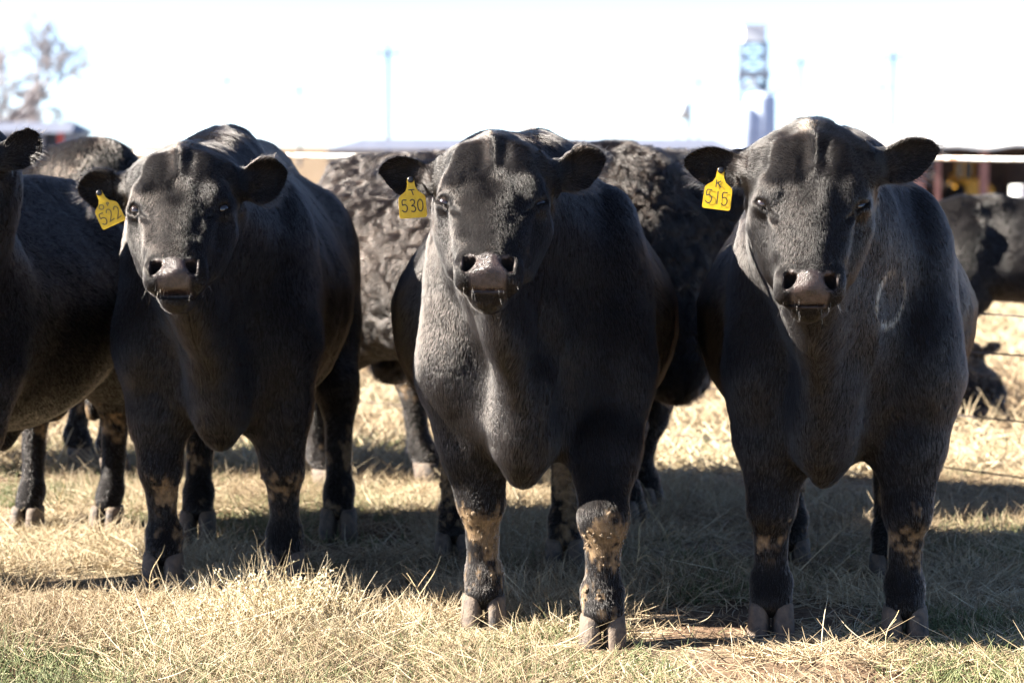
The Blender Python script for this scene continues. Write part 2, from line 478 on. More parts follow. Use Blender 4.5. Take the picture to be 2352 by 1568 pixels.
class Field:
    """signed field on a rectilinear grid; every shape only touches its own box of the grid"""
    def __init__(s, xs, ys, zs):
        s.ax = [a.astype(np.float32) for a in (xs, ys, zs)]
        s.f = np.full((len(xs), len(ys), len(zs)), 0.5, dtype=np.float32)
    def block(s, lo, hi):
        sl = []; cs = []
        for a, l, h in zip(s.ax, lo, hi):
            i0 = max(np.searchsorted(a, l) - 1, 0); i1 = min(np.searchsorted(a, h) + 1, len(a))
            sl.append(slice(i0, max(i1, i0))); cs.append(a[i0:max(i1, i0)])
        if min(len(c) for c in cs) == 0: return None, None
        return tuple(sl), (cs[0][:, None, None], cs[1][None, :, None], cs[2][None, None, :])
    def put(s, sl, d, k, op):
        f = s.f[sl]
        if op == 'add':
            if k > 0:
                h = np.maximum(k - np.abs(f - d), 0) / k
                s.f[sl] = np.minimum(f, d) - h * h * k * 0.25
            else: s.f[sl] = np.minimum(f, d)
        else:
            d = -d
            h = np.maximum(k - np.abs(f - d), 0) / max(k, 1e-6)
            s.f[sl] = np.maximum(f, d) + h * h * k * 0.25
    def ell(s, c, r, M=None, k=0.04, op='add'):
        """ellipsoid, axes given by the columns of M"""
        c = np.asarray(c, float); r = np.asarray(r, float)
        M = np.eye(3) if M is None else np.asarray(M, float)
        ext = np.sqrt(((M * r[None, :]) ** 2).sum(1)) + k + 0.02
        sl, P = s.block(c - ext, c + ext)
        if sl is None: return
        X, Y, Z = P[0] - np.float32(c[0]), P[1] - np.float32(c[1]), P[2] - np.float32(c[2])
        k0 = 0; k1 = 0
        for j in range(3):
            u = X * np.float32(M[0, j]) + Y * np.float32(M[1, j]) + Z * np.float32(M[2, j])
            k0 = k0 + (u * np.float32(1 / r[j])) ** 2; k1 = k1 + (u * np.float32(1 / r[j] ** 2)) ** 2
        k0 = np.sqrt(k0); k1 = np.sqrt(k1)
        s.put(sl, k0 * (k0 - 1) / np.maximum(k1, 1e-4), k, op)
    def cone(s, a, b, ra, rb, k=0.04, sx=1.0, op='add'):
        """capsule with two radii; sx squeezes it sideways"""
        a = np.asarray(a, float); b = np.asarray(b, float)
        m = max(ra, rb) * max(1, sx) + k + 0.02
        sl, P = s.block(np.minimum(a, b) - m, np.maximum(a, b) + m)
        if sl is None: return
        ba = b - a; L2 = (ba ** 2).sum()
        X, Y, Z = P[0] - np.float32(a[0]), P[1] - np.float32(a[1]), P[2] - np.float32(a[2])
        t = np.clip((X * np.float32(ba[0]) + Y * np.float32(ba[1]) + Z * np.float32(ba[2])) / np.float32(L2), 0, 1)
        dx = (X - t * np.float32(ba[0])) / np.float32(sx)
        d = np.sqrt(dx * dx + (Y - t * np.float32(ba[1])) ** 2 + (Z - t * np.float32(ba[2])) ** 2) - (np.float32(ra) + t * np.float32(rb - ra))
        s.put(sl, d * min(1, sx), k, op)
    def chain(s, pts, k=0.04, sx=1.0):
        for p, q in zip(pts[:-1], pts[1:]): s.cone(p[:3], q[:3], p[3], q[3], k, sx)
    def loft(s, O, M, rows, k=0.04, p=2.0, sm=4, pu=None):
        """sections (s, halfwidth, centre, up, down) along M[:,1]; width along M[:,0], height along M[:,2]"""
        O = np.asarray(O, float); M = np.asarray(M, float)
        S, hw, cz, up, dn = resample(rows, sm=sm)
        lo = np.full(3, 1e9); hi = -lo
        for i in range(0, len(S), 4):
            for u in (-hw[i], hw[i]):
                for w in (cz[i] - dn[i], cz[i] + up[i]):
                    q = O + M @ np.array([u, S[i], w]); lo = np.minimum(lo, q); hi = np.maximum(hi, q)
        sl, P = s.block(lo - k - 0.03, hi + k + 0.03)
        if sl is None: return
        X, Y, Z = P[0] - np.float32(O[0]), P[1] - np.float32(O[1]), P[2] - np.float32(O[2])
        M = M.astype(np.float32)
        u = X * M[0, 0] + Y * M[1, 0] + Z * M[2, 0]
        t = X * M[0, 1] + Y * M[1, 1] + Z * M[2, 1]
        w = X * M[0, 2] + Y * M[1, 2] + Z * M[2, 2]
        step = (S[-1] - S[0]) / (len(S) - 1)
        ti = np.clip((t - np.float32(S[0])) / np.float32(step), 0, len(S) - 1.001)
        i = ti.astype(np.int32); fr = ti - i
        g = lambda A: (lambda B: B[i] + (B[i + 1] - B[i]) * fr)(A.astype(np.float32))
        a = g(hw); w = w - g(cz); b = np.where(w > 0, g(up), g(dn))
        e = np.float32(p) if pu is None else np.where(w > 0, np.float32(pu), np.float32(p))
        q = ((np.abs(u) / a + 1e-6) ** e + (np.abs(w) / b + 1e-6) ** e) ** (1 / e)
        rad = np.sqrt(u * u + w * w) / np.maximum(q, 1e-3)     # distance to the outline along this ray
        d = (q - 1) * np.minimum(np.maximum(rad, 0.5 * np.minimum(a, b)), np.maximum(a, b))
        d = np.maximum(d, np.maximum(np.float32(S[0]) - t, t - np.float32(S[-1])))
        s.put(sl, d, k, 'add')

def surface_nets(f, ax):
    f = f.copy()
    f[0] = f[-1] = 0.5; f[:, 0] = f[:, -1] = 0.5; f[:, :, 0] = f[:, :, -1] = 0.5
    s = f < 0
    n = np.zeros(tuple(d - 1 for d in f.shape), dtype=np.int8)
    offs = [(a, b, c) for a in (0, 1) for b in (0, 1) for c in (0, 1)]
    sh = f.shape
    for a, b, c in offs: n += s[a:sh[0] - 1 + a, b:sh[1] - 1 + b, c:sh[2] - 1 + c]
    act = (n > 0) & (n < 8)
    I, J, K = np.nonzero(act)
    vid = np.full(act.shape, -1, dtype=np.int32); vid[I, J, K] = np.arange(len(I))
    acc = np.zeros((len(I), 3)); cnt = np.zeros(len(I))
    for o in offs:
        for axn in range(3):
            if o[axn]: continue
            p = list(o); p[axn] = 1
            i0, j0, k0 = I + o[0], J + o[1], K + o[2]; i1, j1, k1 = I + p[0], J + p[1], K + p[2]
            f0, f1 = f[i0, j0, k0], f[i1, j1, k1]
            m = (f0 < 0) != (f1 < 0)
            t = np.where(m, f0 / np.where(m, f0 - f1, 1), 0)
            P0 = np.stack([ax[0][i0], ax[1][j0], ax[2][k0]], 1); P1 = np.stack([ax[0][i1], ax[1][j1], ax[2][k1]], 1)
            acc += np.where(m[:, None], P0 + (P1 - P0) * t[:, None], 0); cnt += m
    V = acc / cnt[:, None]
    F = []
    a, b = s[:-1, 1:-1, 1:-1], s[1:, 1:-1, 1:-1]
    for axn in range(3):
        sl0 = [slice(1, -1)] * 3; sl1 = [slice(1, -1)] * 3
        sl0[axn] = slice(0, -1); sl1[axn] = slice(1, None)
        d = s[tuple(sl0)].astype(np.int8) - s[tuple(sl1)].astype(np.int8)
        i, j, k = np.nonzero(d); sg = d[i, j, k]
        off = [1, 1, 1]; off[axn] = 0
        i, j, k = i + off[0], j + off[1], k + off[2]
        if axn == 0: q = [(i, j - 1, k - 1), (i, j, k - 1), (i, j, k), (i, j - 1, k)]
        elif axn == 1: q = [(i - 1, j, k - 1), (i - 1, j, k), (i, j, k), (i, j, k - 1)]
        else: q = [(i - 1, j - 1, k), (i, j - 1, k), (i, j, k), (i - 1, j, k)]
        Q = np.stack([vid[c] for c in q], 1)
        Q[sg < 0] = Q[sg < 0][:, ::-1]
        F.append(Q)
    return V, np.concatenate(F)

def smooth_mesh(V, F, it=2, lam=0.5):
    E = np.concatenate([F[:, [0, 1]], F[:, [1, 2]], F[:, [2, 3]], F[:, [3, 0]]])
    a = np.concatenate([E[:, 0], E[:, 1]]); b = np.concatenate([E[:, 1], E[:, 0]])
    n = np.bincount(a, minlength=len(V)).astype(float)
    for _ in range(it):
        av = np.stack([np.bincount(a, V[b, c], minlength=len(V)) for c in range(3)], 1) / n[:, None]
        V = V + (av - V) * lam
    return V

def vert_normals(V, F):
    fn = np.cross(V[F[:, 2]] - V[F[:, 0]], V[F[:, 3]] - V[F[:, 1]])
    N_ = np.zeros_like(V)
    for c in range(4):
        for j in range(3): N_[:, j] += np.bincount(F[:, c], fn[:, j], minlength=len(V))
    return nrm(N_)

def axis(segs):
    """joined spacing: [(start, end, step), ...]"""
    out = []
    for a, b, h in segs:
        out.append(np.arange(a, b - h * 0.3, h))
    return np.concatenate(out + [np.array([segs[-1][1]])])

def rot_cols(yaw, pitch, roll):
    """head frame columns: X lateral, W down the face, Nn out of the face. pitch = how far the muzzle pokes forward"""
    Xv = np.array([1.0, 0, 0]); W = np.array([0, -math.sin(pitch), -math.cos(pitch)]); Nn = np.array([0, -math.cos(pitch), math.sin(pitch)])
    Rz = np.array(Matrix.Rotation(yaw, 3, 'Z')); Ry = np.array(Matrix.Rotation(roll, 3, 'Y'))
    M = np.stack([Xv, W, Nn], 1)
    return Rz @ (Ry @ M)

DEF = dict(
    poll=(0.0, -0.36, 1.39), pitch=R(38), yaw=0.0, roll=0.0, hs=1.0, wl=0.92,
    fl=(-0.17, 0.05), fr=(0.17, 0.05), hl=(-0.19, 1.15), hr=(0.19, 1.15),
    earL=(R(5), 0.158, R(8)), earR=(R(20), 0.150, R(8)),   # rise, length, sweep back
    brisket=(-0.03, -0.12, 0.44), fine=0.0055, coarse=0.014, belly=1.0, mouth=0.0, lying=False, squint=0.12,
)

def build_field(p):
    fi, co = p['fine'], p['coarse']
    px, py, pz = p['poll']
    hx = 0.36
    xs = axis([(-0.60, px - hx, co), (px - hx, px + hx, fi), (px + hx, 0.60, co)]) if fi < co else axis([(-0.62, 0.62, co)])
    ys = axis([(min(py - 0.5, -0.75), py + 0.16, fi), (py + 0.16, 0.35, 0.5 * (fi + co)), (0.35, 1.62, co)])
    zs = axis([(-0.02, 0.6, 0.55 * (fi + co)), (0.6, pz - 0.56, 0.5 * (fi + co)), (pz - 0.56, pz + 0.14, fi)] + ([(pz + 0.14, 1.55, co)] if pz + 0.14 < 1.5 else []))
    Fd = Field(xs, ys, zs)
    bl = p['belly']; wd = p.get('wid', 1.0)
    # trunk
    rows = [(-0.20, .05, .84, .08, .08), (-0.14, .12, .86, .22, .20), (-0.05, .20, .88, .36, .25), (0.12, .300, .88, .455, .31),
            (0.35, .385 * bl, .88, .46, .40), (0.65, .425 * bl, .87, .46, .42), (0.92, .41 * bl, .885, .44, .38),
            (1.14, .355, .95, .375, .33), (1.32, .28, 1.0, .31, .27), (1.44, .18, 1.03, .21, .20), (1.49, .05, 1.04, .06, .06)]
    rows = [(r[0], r[1] * wd) + r[2:4] + (r[4] * p.get('slim', 1.0),) for r in rows]
    Fd.loft((0, 0, 0), np.eye(3), rows, k=0.05, p=2.25, pu=1.38)
    Fd.cone((0, 0.0, 1.28), (0, 0.36, 1.315), 0.07, 0.055, 0.12)            # withers
    Fd.cone((0, 0.36, 1.315), (0, 1.34, 1.265), 0.055, 0.055, 0.10)         # back line
    if p.get('hump'): Fd.ell((0, .10, 1.33), (.11, .17, .12), k=0.10)
    # neck: thick, crested
    hb = np.array([px, py + 0.15, pz - 0.17])
    Fd.cone((0, 0.10, 1.01), hb + (0, 0.01, -0.05), 0.265, 0.165, 0.09, sx=1.0)
    Fd.cone((0, 0.14, 1.22), hb + (0, 0.03, 0.055), 0.15, 0.11, 0.10)
    Fd.cone((0, 0.03, 0.86), hb + (0, -0.03, -0.17), 0.19, 0.115, 0.09, sx=0.82)
    Fd.cone((0, 0.0, 0.80), hb + (0, -0.10, -0.235), 0.13, 0.075, 0.09, sx=0.9)
    # shoulders, arms
    for sx_, leg in ((-1, p['fl']), (1, p['fr'])):
        lx, ly = leg
        Fd.ell((sx_ * .225 * wd, 0.13, .90), (.115, .20, .33), k=0.06)
        Fd.ell((sx_ * .225 * wd, 0.02, .77), (.112, .145, .19), k=0.06)
        kx = 0.65 * lx + 0.35 * sx_ * .18; ky = 0.75 * ly - 0.02
        Fd.cone((sx_ * .215 * wd, 0.05, .72), (kx * .55 + .45 * sx_ * .205 * wd, ky * .6 + .03, .52), .132, .096, 0.06)
        Fd.cone((kx * .55 + .45 * sx_ * .205 * wd, ky * .6 + .03, .53), (kx * .8 + .2 * sx_ * .18, ky * .85 + .02, .42), .096, .066, 0.05)
        kn = (0.85 * lx + 0.15 * sx_ * .2, ly * .92 - 0.012, .355)
        Fd.cone((kx * .8 + .2 * sx_ * .2, ky * .85 + .02, .45), kn, .072, .063, 0.03)
        Fd.ell(np.array(kn) + (0, -.008, .005), (.060, .061, .065), k=0.03)
        Fd.cone(kn, (lx, ly + .012, .155), .052, .043, 0.03)
        Fd.ell((lx, ly + .012, .140), (.055, .054, .045), k=0.03)
        Fd.cone((lx, ly + .008, .145), (lx, ly - .014, .104), .050, .056, 0.02)
    # hind quarters
    for sx_, leg in ((-1, p['hl']), (1, p['hr'])):
        lx, ly = leg
        Fd.ell((sx_ * .19, 1.17, .86), (.155, .23, .33), k=0.08)
        Fd.cone((sx_ * .21, 1.08, .70), (0.8 * lx + .2 * sx_ * .2, ly + .06, .50), .145, .075, 0.07)
        hk = (0.92 * lx + .08 * sx_ * .2, ly + .085, .455)
        Fd.cone((0.8 * lx + .2 * sx_ * .2, ly + .05, .53), hk, .078, .058, 0.03)
        Fd.ell(np.array(hk) + (0, .015, 0), (.055, .062, .07), k=0.03)
        Fd.cone(hk, (lx, ly + .035, .16), .053, .043, 0.03)
        Fd.ell((lx, ly + .03, .142), (.053, .054, .045), k=0.03)
        Fd.cone((lx, ly + .025, .145), (lx, ly - .004, .104), .049, .055, 0.02)
    Fd.cone((0, 1.43, 1.14), (0.02, 1.50, .75), .035, .022, 0.03); Fd.cone((0.02, 1.50, .75), (0.03, 1.47, .42), .022, .035, 0.02)  # tail
    if p.get('sheath', True): Fd.cone((0, .80, .49), (0, .70, .40), .06, .035, 0.06)
    if p.get('scrotum', True): Fd.cone((0, 1.12, .62), (0, 1.12, .50), .06, .075, 0.05)
    # chest, dewlap, brisket
    bx, by, bz = p['brisket']
    W = rot_cols(p['yaw'], p['pitch'], p['roll'])
    hs = p['hs']
    O = np.array(p['poll'])
    wl = p['wl']
    H = lambda x, w, n: O + W @ (np.array([x, w * wl, n]) * hs)
    thr = H(0, .40, -.19)
    Fd.ell((bx * .6, by + .10, .66), (.15, .14, .19), k=0.08)
    md = .5 * thr + .5 * np.array((bx, by - .10, .74))
    Fd.cone(thr, md, .036, .055, 0.07, sx=0.75)
    Fd.cone(md, (bx * .9, by - .085, .70), .055, .075, 0.08, sx=0.72)
    Fd.cone((bx * .9, by - .085, .70), (bx, by - .035, bz + .12), .075, .095, 0.08, sx=0.80)
    Fd.cone((bx, by - .03, bz + .16), (bx, by - .01, bz + p.get('btip', .045)), .10, p.get('btip', .045), 0.05, sx=0.80)
    for sx_ in (-1, 1):   # breast muscles running from the point of the shoulder to the brisket
        Fd.cone((sx_ * .20, by + .12, .80), (bx + sx_ * .07, by + .07, .62), .085, .075, 0.05)
    # ---------------- head
    k = 0.03
    A = [(-.045, .03, -.085, .02, .03), (-.025, .065, -.088, .04, .06), (.0, .105, -.09, .06, .09), (.03, .140, -.09, .08, .11), (.065, .160, -.092, .088, .118), (.11, .164, -.096, .09, .125), (.155, .154, -.10, .092, .13),
         (.22, .142, -.108, .085, .13), (.28, .134, -.115, .078, .125), (.34, .116, -.12, .066, .105), (.40, .090, -.115, .055, .085), (.455, .068, -.108, .048, .06), (.48, .04, -.105, .03, .04)]
    fw = p.get('fw', 1.0)
    A = [(r[0] * wl * hs, r[1] * fw * hs) + tuple(v * hs for v in r[2:]) for r in A]
    B = [(.0, .03, -.07, .03, .03), (.04, .085, -.068, .052, .05), (.10, .118, -.062, .062, .06), (.17, .124, -.054, .064, .06), (.23, .110, -.052, .060, .06), (.30, .092, -.054, .055, .06),
         (.38, .082, -.058, .051, .055), (.43, .087, -.064, .050, .05), (.47, .083, -.076, .047, .05), (.488, .064, -.087, .037, .04), (.498, .02, -.09, .01, .01)]
    B = [(r[0] * wl * hs,) + tuple(v * hs for v in r[1:]) for r in B]
    Fd.loft(O, W, A, k=0.05, p=2.2, sm=4)
    Fd.loft(O, W, B, k=0.035, p=2.2, sm=4, pu=1.75)
    def E(x, w, n, r, k=0.02, op='add', rot=None):
        M = W if rot is None else W @ np.array(rot)
        Fd.ell(H(x, w, n), np.array(r) * hs, M, k, op)
    def C(a, b, ra, rb, k=0.02, op='add', sx=1.0): Fd.cone(H(*a), H(*b), ra * hs, rb * hs, k, sx, op)
    # poll knob and middle ridge of the forehead with hollows beside it
    C((0, .012, -.052), (0, .055, -.022), .034, .026, 0.04)
    C((0, .05, -.020), (0.004, .12, -.014), .015, .010, 0.05)
    E(p.get('hol', -.034), .100, .016, (.012, .040, .011), 0.03, 'sub')
    E(.032, .085, .015, (.010, .034, .010), 0.03, 'sub')
    E(.0, .19, .02, (.02, .03, .012), 0.02, 'sub')
    E(.062, .10, -.012, (.030, .050, .014), 0.04); E(-.070, .105, -.014, (.032, .048, .014), 0.04)
    for sx_ in (-1, 1):
        E(sx_ * .098, .178, -.030, (.034, .046, .030), 0.025)                       # brow
        E(sx_ * .118, .212, -.072, (.026, .032, .032), 0.03)                        # orbit
        C((sx_ * .100, .262, -.045), (sx_ * .078, .345, -.052), .016, .012, 0.045)     # facial crest
        E(sx_ * .120, .300, -.046, (.008, .034, .012), 0.045, 'sub')                 # hollow under the eye
        C((sx_ * .112, .25, -.13), (sx_ * .085, .36, -.15), .040, .030, 0.04)        # cheek
        C((sx_ * .118, .238, -.035), (sx_ * .084, .268, -.022), .004, .003, 0.012, 'sub')  # crease from the inner corner
        # muzzle: wings round the nostrils, upper lip
        E(sx_ * .056, .440, -.055, (.030, .034, .034), 0.02)
        E(sx_ * .050, .470, -.076, (.034, .024, .034), 0.02)
    E(0, .455, -.054, (.048, .024, .034), 0.02)
    # lower jaw
    mo = p['mouth']
    C((0, .30, -.185), (0, .475 + mo, -.134), .056, .034, 0.04)
    E(0, .484 + mo, -.124, (.042, .024, .030), 0.022)
    # mouth slit
    E(0, .492 + mo * .55, -.085, (.054, .0024 + mo * .5, .034), 0.005, 'sub', rot=Matrix.Rotation(R(-16), 3, 'X'))
    for sx_ in (-1, 1):
        rt = np.array(Matrix.Rotation(sx_ * R(-40), 3, 'Z'))
        E(sx_ * .048, .445, -.026, (.0098, .0225, .032), 0.008, 'sub', rot=rt)
        E(sx_ * .056, .432, -.028, (.007, .014, .026), 0.008, 'sub')
    # eyes: lids, then the slit between them
    eyes = []
    for sx_ in (-1, 1):
        ec = (sx_ * .117, .214, -.058)
        E(*ec, (.026, .022, .024), 0.02)
        rt = np.array(Matrix.Rotation(sx_ * R(-38), 3, 'Z') @ Matrix.Rotation(0, 3, 'X'))
        sq = p['squint']
        E(sx_ * .127, .217, -.034, (.021, .0045 + .009 * sq, .026), 0.006, 'sub', rot=rt)
        C((sx_ * .130, .196, -.030), (sx_ * .098, .215, -.020), .006, .007, 0.012)      # overhanging upper lid
        eyes.append(H(sx_ * .1195, .2155, -.055))
    # ears
    ears = []
    for sx_, (rise, L, swp) in ((-1, p['earL']), (1, p['earR'])):
        base = H(sx_ * .135, .085, -.105)
        U = np.array([sx_ * math.cos(rise) * math.cos(swp), math.sin(swp) * math.cos(rise), math.sin(rise)])
        Tn = np.array([0, -1.0, -.25]) + np.array([-sx_ * .15, 0, 0]); Tn = Tn - U * U.dot(Tn); Tn /= np.linalg.norm(Tn)
        Vv = np.cross(Tn, U); Vv = Vv if Vv[2] > 0 else -Vv
        M = np.stack([U, Vv, Tn], 1)
        c = base + U * L * .60
        Fd.cone(base - U * .02 - Tn * .008, base + U * L * .30 - Tn * .020, .042, .036, 0.04)
        # leaf: an egg with a bowl pressed into its front
        sub = Field(*[a for a in Fd.ax])
        ext = 0.14
        sl, P = Fd.block(c - ext, c + ext)
        q = [P[i] - np.float32(c[i]) for i in range(3)]
        u = q[0] * M[0, 0] + q[1] * M[1, 0] + q[2] * M[2, 0]
        v = q[0] * M[0, 1] + q[1] * M[1, 1] + q[2] * M[2, 1]
        t = q[0] * M[0, 2] + q[1] * M[1, 2] + q[2] * M[2, 2]
        un = np.clip(u / (L * .52), -1, 1); tipn = p.get('tip', .0)
        h = p.get('earh', .055) * hs * np.sqrt(np.maximum(1 - un * un, 1e-4)) * (1 + .22 * un) * (1 - tipn * np.clip(un, 0, 1) ** 2) * np.where(v > 0, .90 + .06 * un, 1.12 - .30 * un)
        cup = .030 * (1 - np.clip(v / np.maximum(h, .01), -1.3, 1.3) ** 2) * np.clip(1 - un ** 4, 0, 1)
        th = .0095
        ds = np.abs(t + cup - .012) - th
        do = np.maximum(np.sqrt((u / (L * .52)) ** 2 + (v / np.maximum(h, .012) * np.sqrt(np.maximum(1 - un * un, 1e-4))) ** 2) - 1, -1) * .05
        hh = np.maximum(.012 - np.abs(ds - do), 0) / .012
        d = np.where(np.abs(u) > L * .535, 0.5, np.maximum(ds, do) + hh * hh * .012 * .25)
        Fd.put(sl, d.astype(np.float32), 0.018, 'add')
        ears.append(dict(base=base, M=M, L=L, c=c))
    return Fd, dict(W=W, O=O, H=H, hs=hs, wl=wl, eyes=eyes, ears=ears)
# ------------------------------------------------------------ cattle: skin, coat, hooves, eyes, tags
def skin_material():
    m, nt, b = new_mat("black_hide")
    pad = N(nt, "ShaderNodeAttribute", attribute_name="pad"); mud = N(nt, "ShaderNodeAttribute", attribute_name="mud")
    tc = N(nt, "ShaderNodeTexCoord")
    n = N(nt, "ShaderNodeTexNoise"); n.inputs["Scale"].default_value = 60; n.inputs["Detail"].default_value = 6
    v = N(nt, "ShaderNodeTexVoronoi"); v.inputs["Scale"].default_value = 420
    for q in (n, v): nt.links.new(tc.outputs["Object"], q.inputs["Vector"])
    r1 = ramp(nt, n.outputs[0], [(.35, (.026, .0165, .0145)), (.65, (.060, .040, .035))])
    r2 = ramp(nt, n.outputs[0], [(.35, (.09, .06, .035)), (.65, (.21, .145, .085))])
    a = N(nt, "ShaderNodeMix", data_type='RGBA'); a.inputs[6].default_value = (.008, .007, .007, 1)
    nt.links.new(pad.outputs["Fac"], a.inputs[0]); nt.links.new(r1.outputs[0], a.inputs[7])
    c = N(nt, "ShaderNodeMix", data_type='RGBA'); nt.links.new(mud.outputs["Fac"], c.inputs[0]); nt.links.new(a.outputs[2], c.inputs[6]); nt.links.new(r2.outputs[0], c.inputs[7])
    nt.links.new(c.outputs[2], b.inputs["Base Color"])
    rr = N(nt, "ShaderNodeMapRange"); nt.links.new(pad.outputs["Fac"], rr.inputs[0]); rr.inputs[3].default_value = .75; rr.inputs[4].default_value = .24
    nt.links.new(rr.outputs[0], b.inputs["Roughness"]); sp = N(nt, "ShaderNodeMapRange"); nt.links.new(pad.outputs["Fac"], sp.inputs[0]); sp.inputs[3].default_value = .06; sp.inputs[4].default_value = .5; nt.links.new(sp.outputs[0], b.inputs["Specular IOR Level"])
    bp = N(nt, "ShaderNodeBump"); bp.inputs["Distance"].default_value = .0015; nt.links.new(pad.outputs["Fac"], bp.inputs["Strength"])
    nt.links.new(v.outputs[0], bp.inputs["Height"]); nt.links.new(bp.outputs[0], b.inputs["Normal"])
    return m
def coat_material():
    m, nt, b = new_mat("black_coat")
    nt.nodes.remove(b)
    at_ = N(nt, "ShaderNodeAttribute", attribute_name="tint")
    r = ramp(nt, at_.outputs["Fac"], [(0, (.0030, .0026, .0026)), (.3, (.012, .0085, .0068)), (.55, (.055, .038, .028)), (.8, (.19, .135, .08)), (1, (.34, .28, .23))])
    h = nt.nodes.new("ShaderNodeBsdfHairPrincipled")
    h.model = 'CHIANG'; h.parametrization = 'COLOR'
    nt.links.new(r.outputs[0], h.inputs["Color"])
    h.inputs["Roughness"].default_value = .2
    h.inputs["IOR"].default_value = 1.5
    h.inputs["Radial Roughness"].default_value = .4
    h.inputs["Random Roughness"].default_value = .15
    h.inputs["Coat"].default_value = 0.0
    nt.links.new(h.outputs[0], nt.nodes["Material Output"].inputs["Surface"])
    return m
M_SKIN = skin_material(); M_COAT = coat_material()
M_HOOF = noisy("hoof_horn", (.05, .037, .03), (.11, .08, .058), 22, .8, .3, c3=(.03, .027, .027))
M_MUD = noisy("dried_mud", (.085, .058, .034), (.17, .12, .072), 40, .95, .4)
M_EYE, _nt, _b = new_mat("dark_eye"); _b.inputs["Base Color"].default_value = (.018, .012, .010, 1); _b.inputs["Roughness"].default_value = .08; _b.inputs["Coat Weight"].default_value = .6
M_TAG = noisy("yellow_tag_plastic", (.66, .40, .003), (.76, .49, .006), 60, .42, .05)
def soil_tag():          # dirt specks and smears ground into the plastic
    nt = M_TAG.node_tree; b = nt.nodes["Principled BSDF"]; src = b.inputs["Base Color"].links[0].from_socket
    tc = N(nt, "ShaderNodeTexCoord"); n = N(nt, "ShaderNodeTexNoise"); n.inputs["Scale"].default_value = 95; n.inputs["Detail"].default_value = 8; n.inputs["Roughness"].default_value = .75
    nt.links.new(tc.outputs["Object"], n.inputs["Vector"]); r = ramp(nt, n.outputs[0], [(.56, (0, 0, 0)), (.66, (.42, .42, .42))])
    mx = N(nt, "ShaderNodeMix", data_type='RGBA'); nt.links.new(r.outputs[0], mx.inputs[0]); nt.links.new(src, mx.inputs[6]); mx.inputs[7].default_value = (.30, .17, .03, 1)
    nt.links.new(mx.outputs[2], b.inputs["Base Color"])
soil_tag()
M_INK, _nt, _b = new_mat("black_marker_ink"); _b.inputs["Base Color"].default_value = (.012, .012, .018, 1); _b.inputs["Roughness"].default_value = .6
M_INKF, _nt, _b = new_mat("faded_marker_ink"); _b.inputs["Base Color"].default_value = (.13, .10, .035, 1); _b.inputs["Roughness"].default_value = .7
M_STUD, _nt, _b = new_mat("black_stud"); _b.inputs["Base Color"].default_value = (.01, .01, .012, 1); _b.inputs["Roughness"].default_value = .3

def sstep(a, b, x):
    t = np.clip((x - a) / (b - a), 0, 1); return t * t * (3 - 2 * t)

def head_coords(P, info):
    return ((P - info['O']) @ info['W']) / info['hs'] / np.array([1, info['wl'], 1])

def claw_pair(parent, lx, ly, spl, rg, back=0.0):
    v = []; f = []
    for sx_ in (-1, 1):
        cx = lx + sx_ * .0335; rot = sx_ * spl
        n = 22; base = len(v)
        rings = [(-.012, 1.0, 0), (.0, 1.0, 0), (.03, .98, .003), (.055, .95, .009), (.080, .92, .015), (.092, .84, .018), (.095, .3, .02)]
        for (z, s_, sh) in rings:
            for k in range(n):
                a = 2 * math.pi * k / n
                x = .0315 * s_ * math.copysign(abs(math.cos(a)) ** .75, math.cos(a)); y = math.sin(a) * (.052 if math.sin(a) > 0 else .060) * s_
                if y < 0: x += -sx_ * (.010) * (y / .06) ** 2       # tips turn in
                yy = y + sh - .008
                X = cx + x * math.cos(rot) - yy * math.sin(rot); Y = ly + back + x * math.sin(rot) + yy * math.cos(rot)
                v.append((X, Y, z + rg.normal(0, .0008)))
        for i in range(len(rings) - 1):
            for k in range(n): f.append((base + i * n + k, base + i * n + (k + 1) % n, base + (i + 1) * n + (k + 1) % n, base + (i + 1) * n + k))
        f.append(tuple(base + k for k in range(n))[::-1]); f.append(tuple(base + (len(rings) - 1) * n + k for k in range(n)))
    return mesh_obj("hoof", v, f, M_HOOF, parent)

GL = {  # handwriting, y down, unit box
 '5': [[(.88, .02), (.2, .03), (.17, .42), (.5, .38), (.85, .52), (.92, .75), (.7, .97), (.35, .99), (.05, .85)]],
 '3': [[(.12, .12), (.45, .0), (.82, .12), (.8, .34), (.35, .52), (.75, .56), (.97, .78), (.7, .99), (.2, .95)]],
 '0': [[(.5, 0), (.15, .2), (.05, .5), (.15, .82), (.5, 1), (.86, .82), (.96, .5), (.86, .18), (.5, 0)]],
 '2': [[(.08, .22), (.3, .02), (.65, .0), (.88, .2), (.75, .48), (.4, .75), (.1, .98), (.1, .98), (.95, .9)]],
 '1': [[(.5, 0), (.55, 1)]],
 'T': [[(.0, .05), (1, .05)], [(.5, .05), (.75, 1)]],
 'K': [[(.1, 0), (.12, 1)], [(.85, .1), (.12, .55)], [(.35, .45), (.95, 1)]],
 'O': [[(.5, 0), (.08, .3), (.1, .75), (.5, 1), (.92, .75), (.92, .28), (.5, 0)]],
 'P': [[(.2, 0), (.25, 1)], [(.2, .05), (.7, .05), (.9, .25), (.7, .5), (.25, .55)]],
}
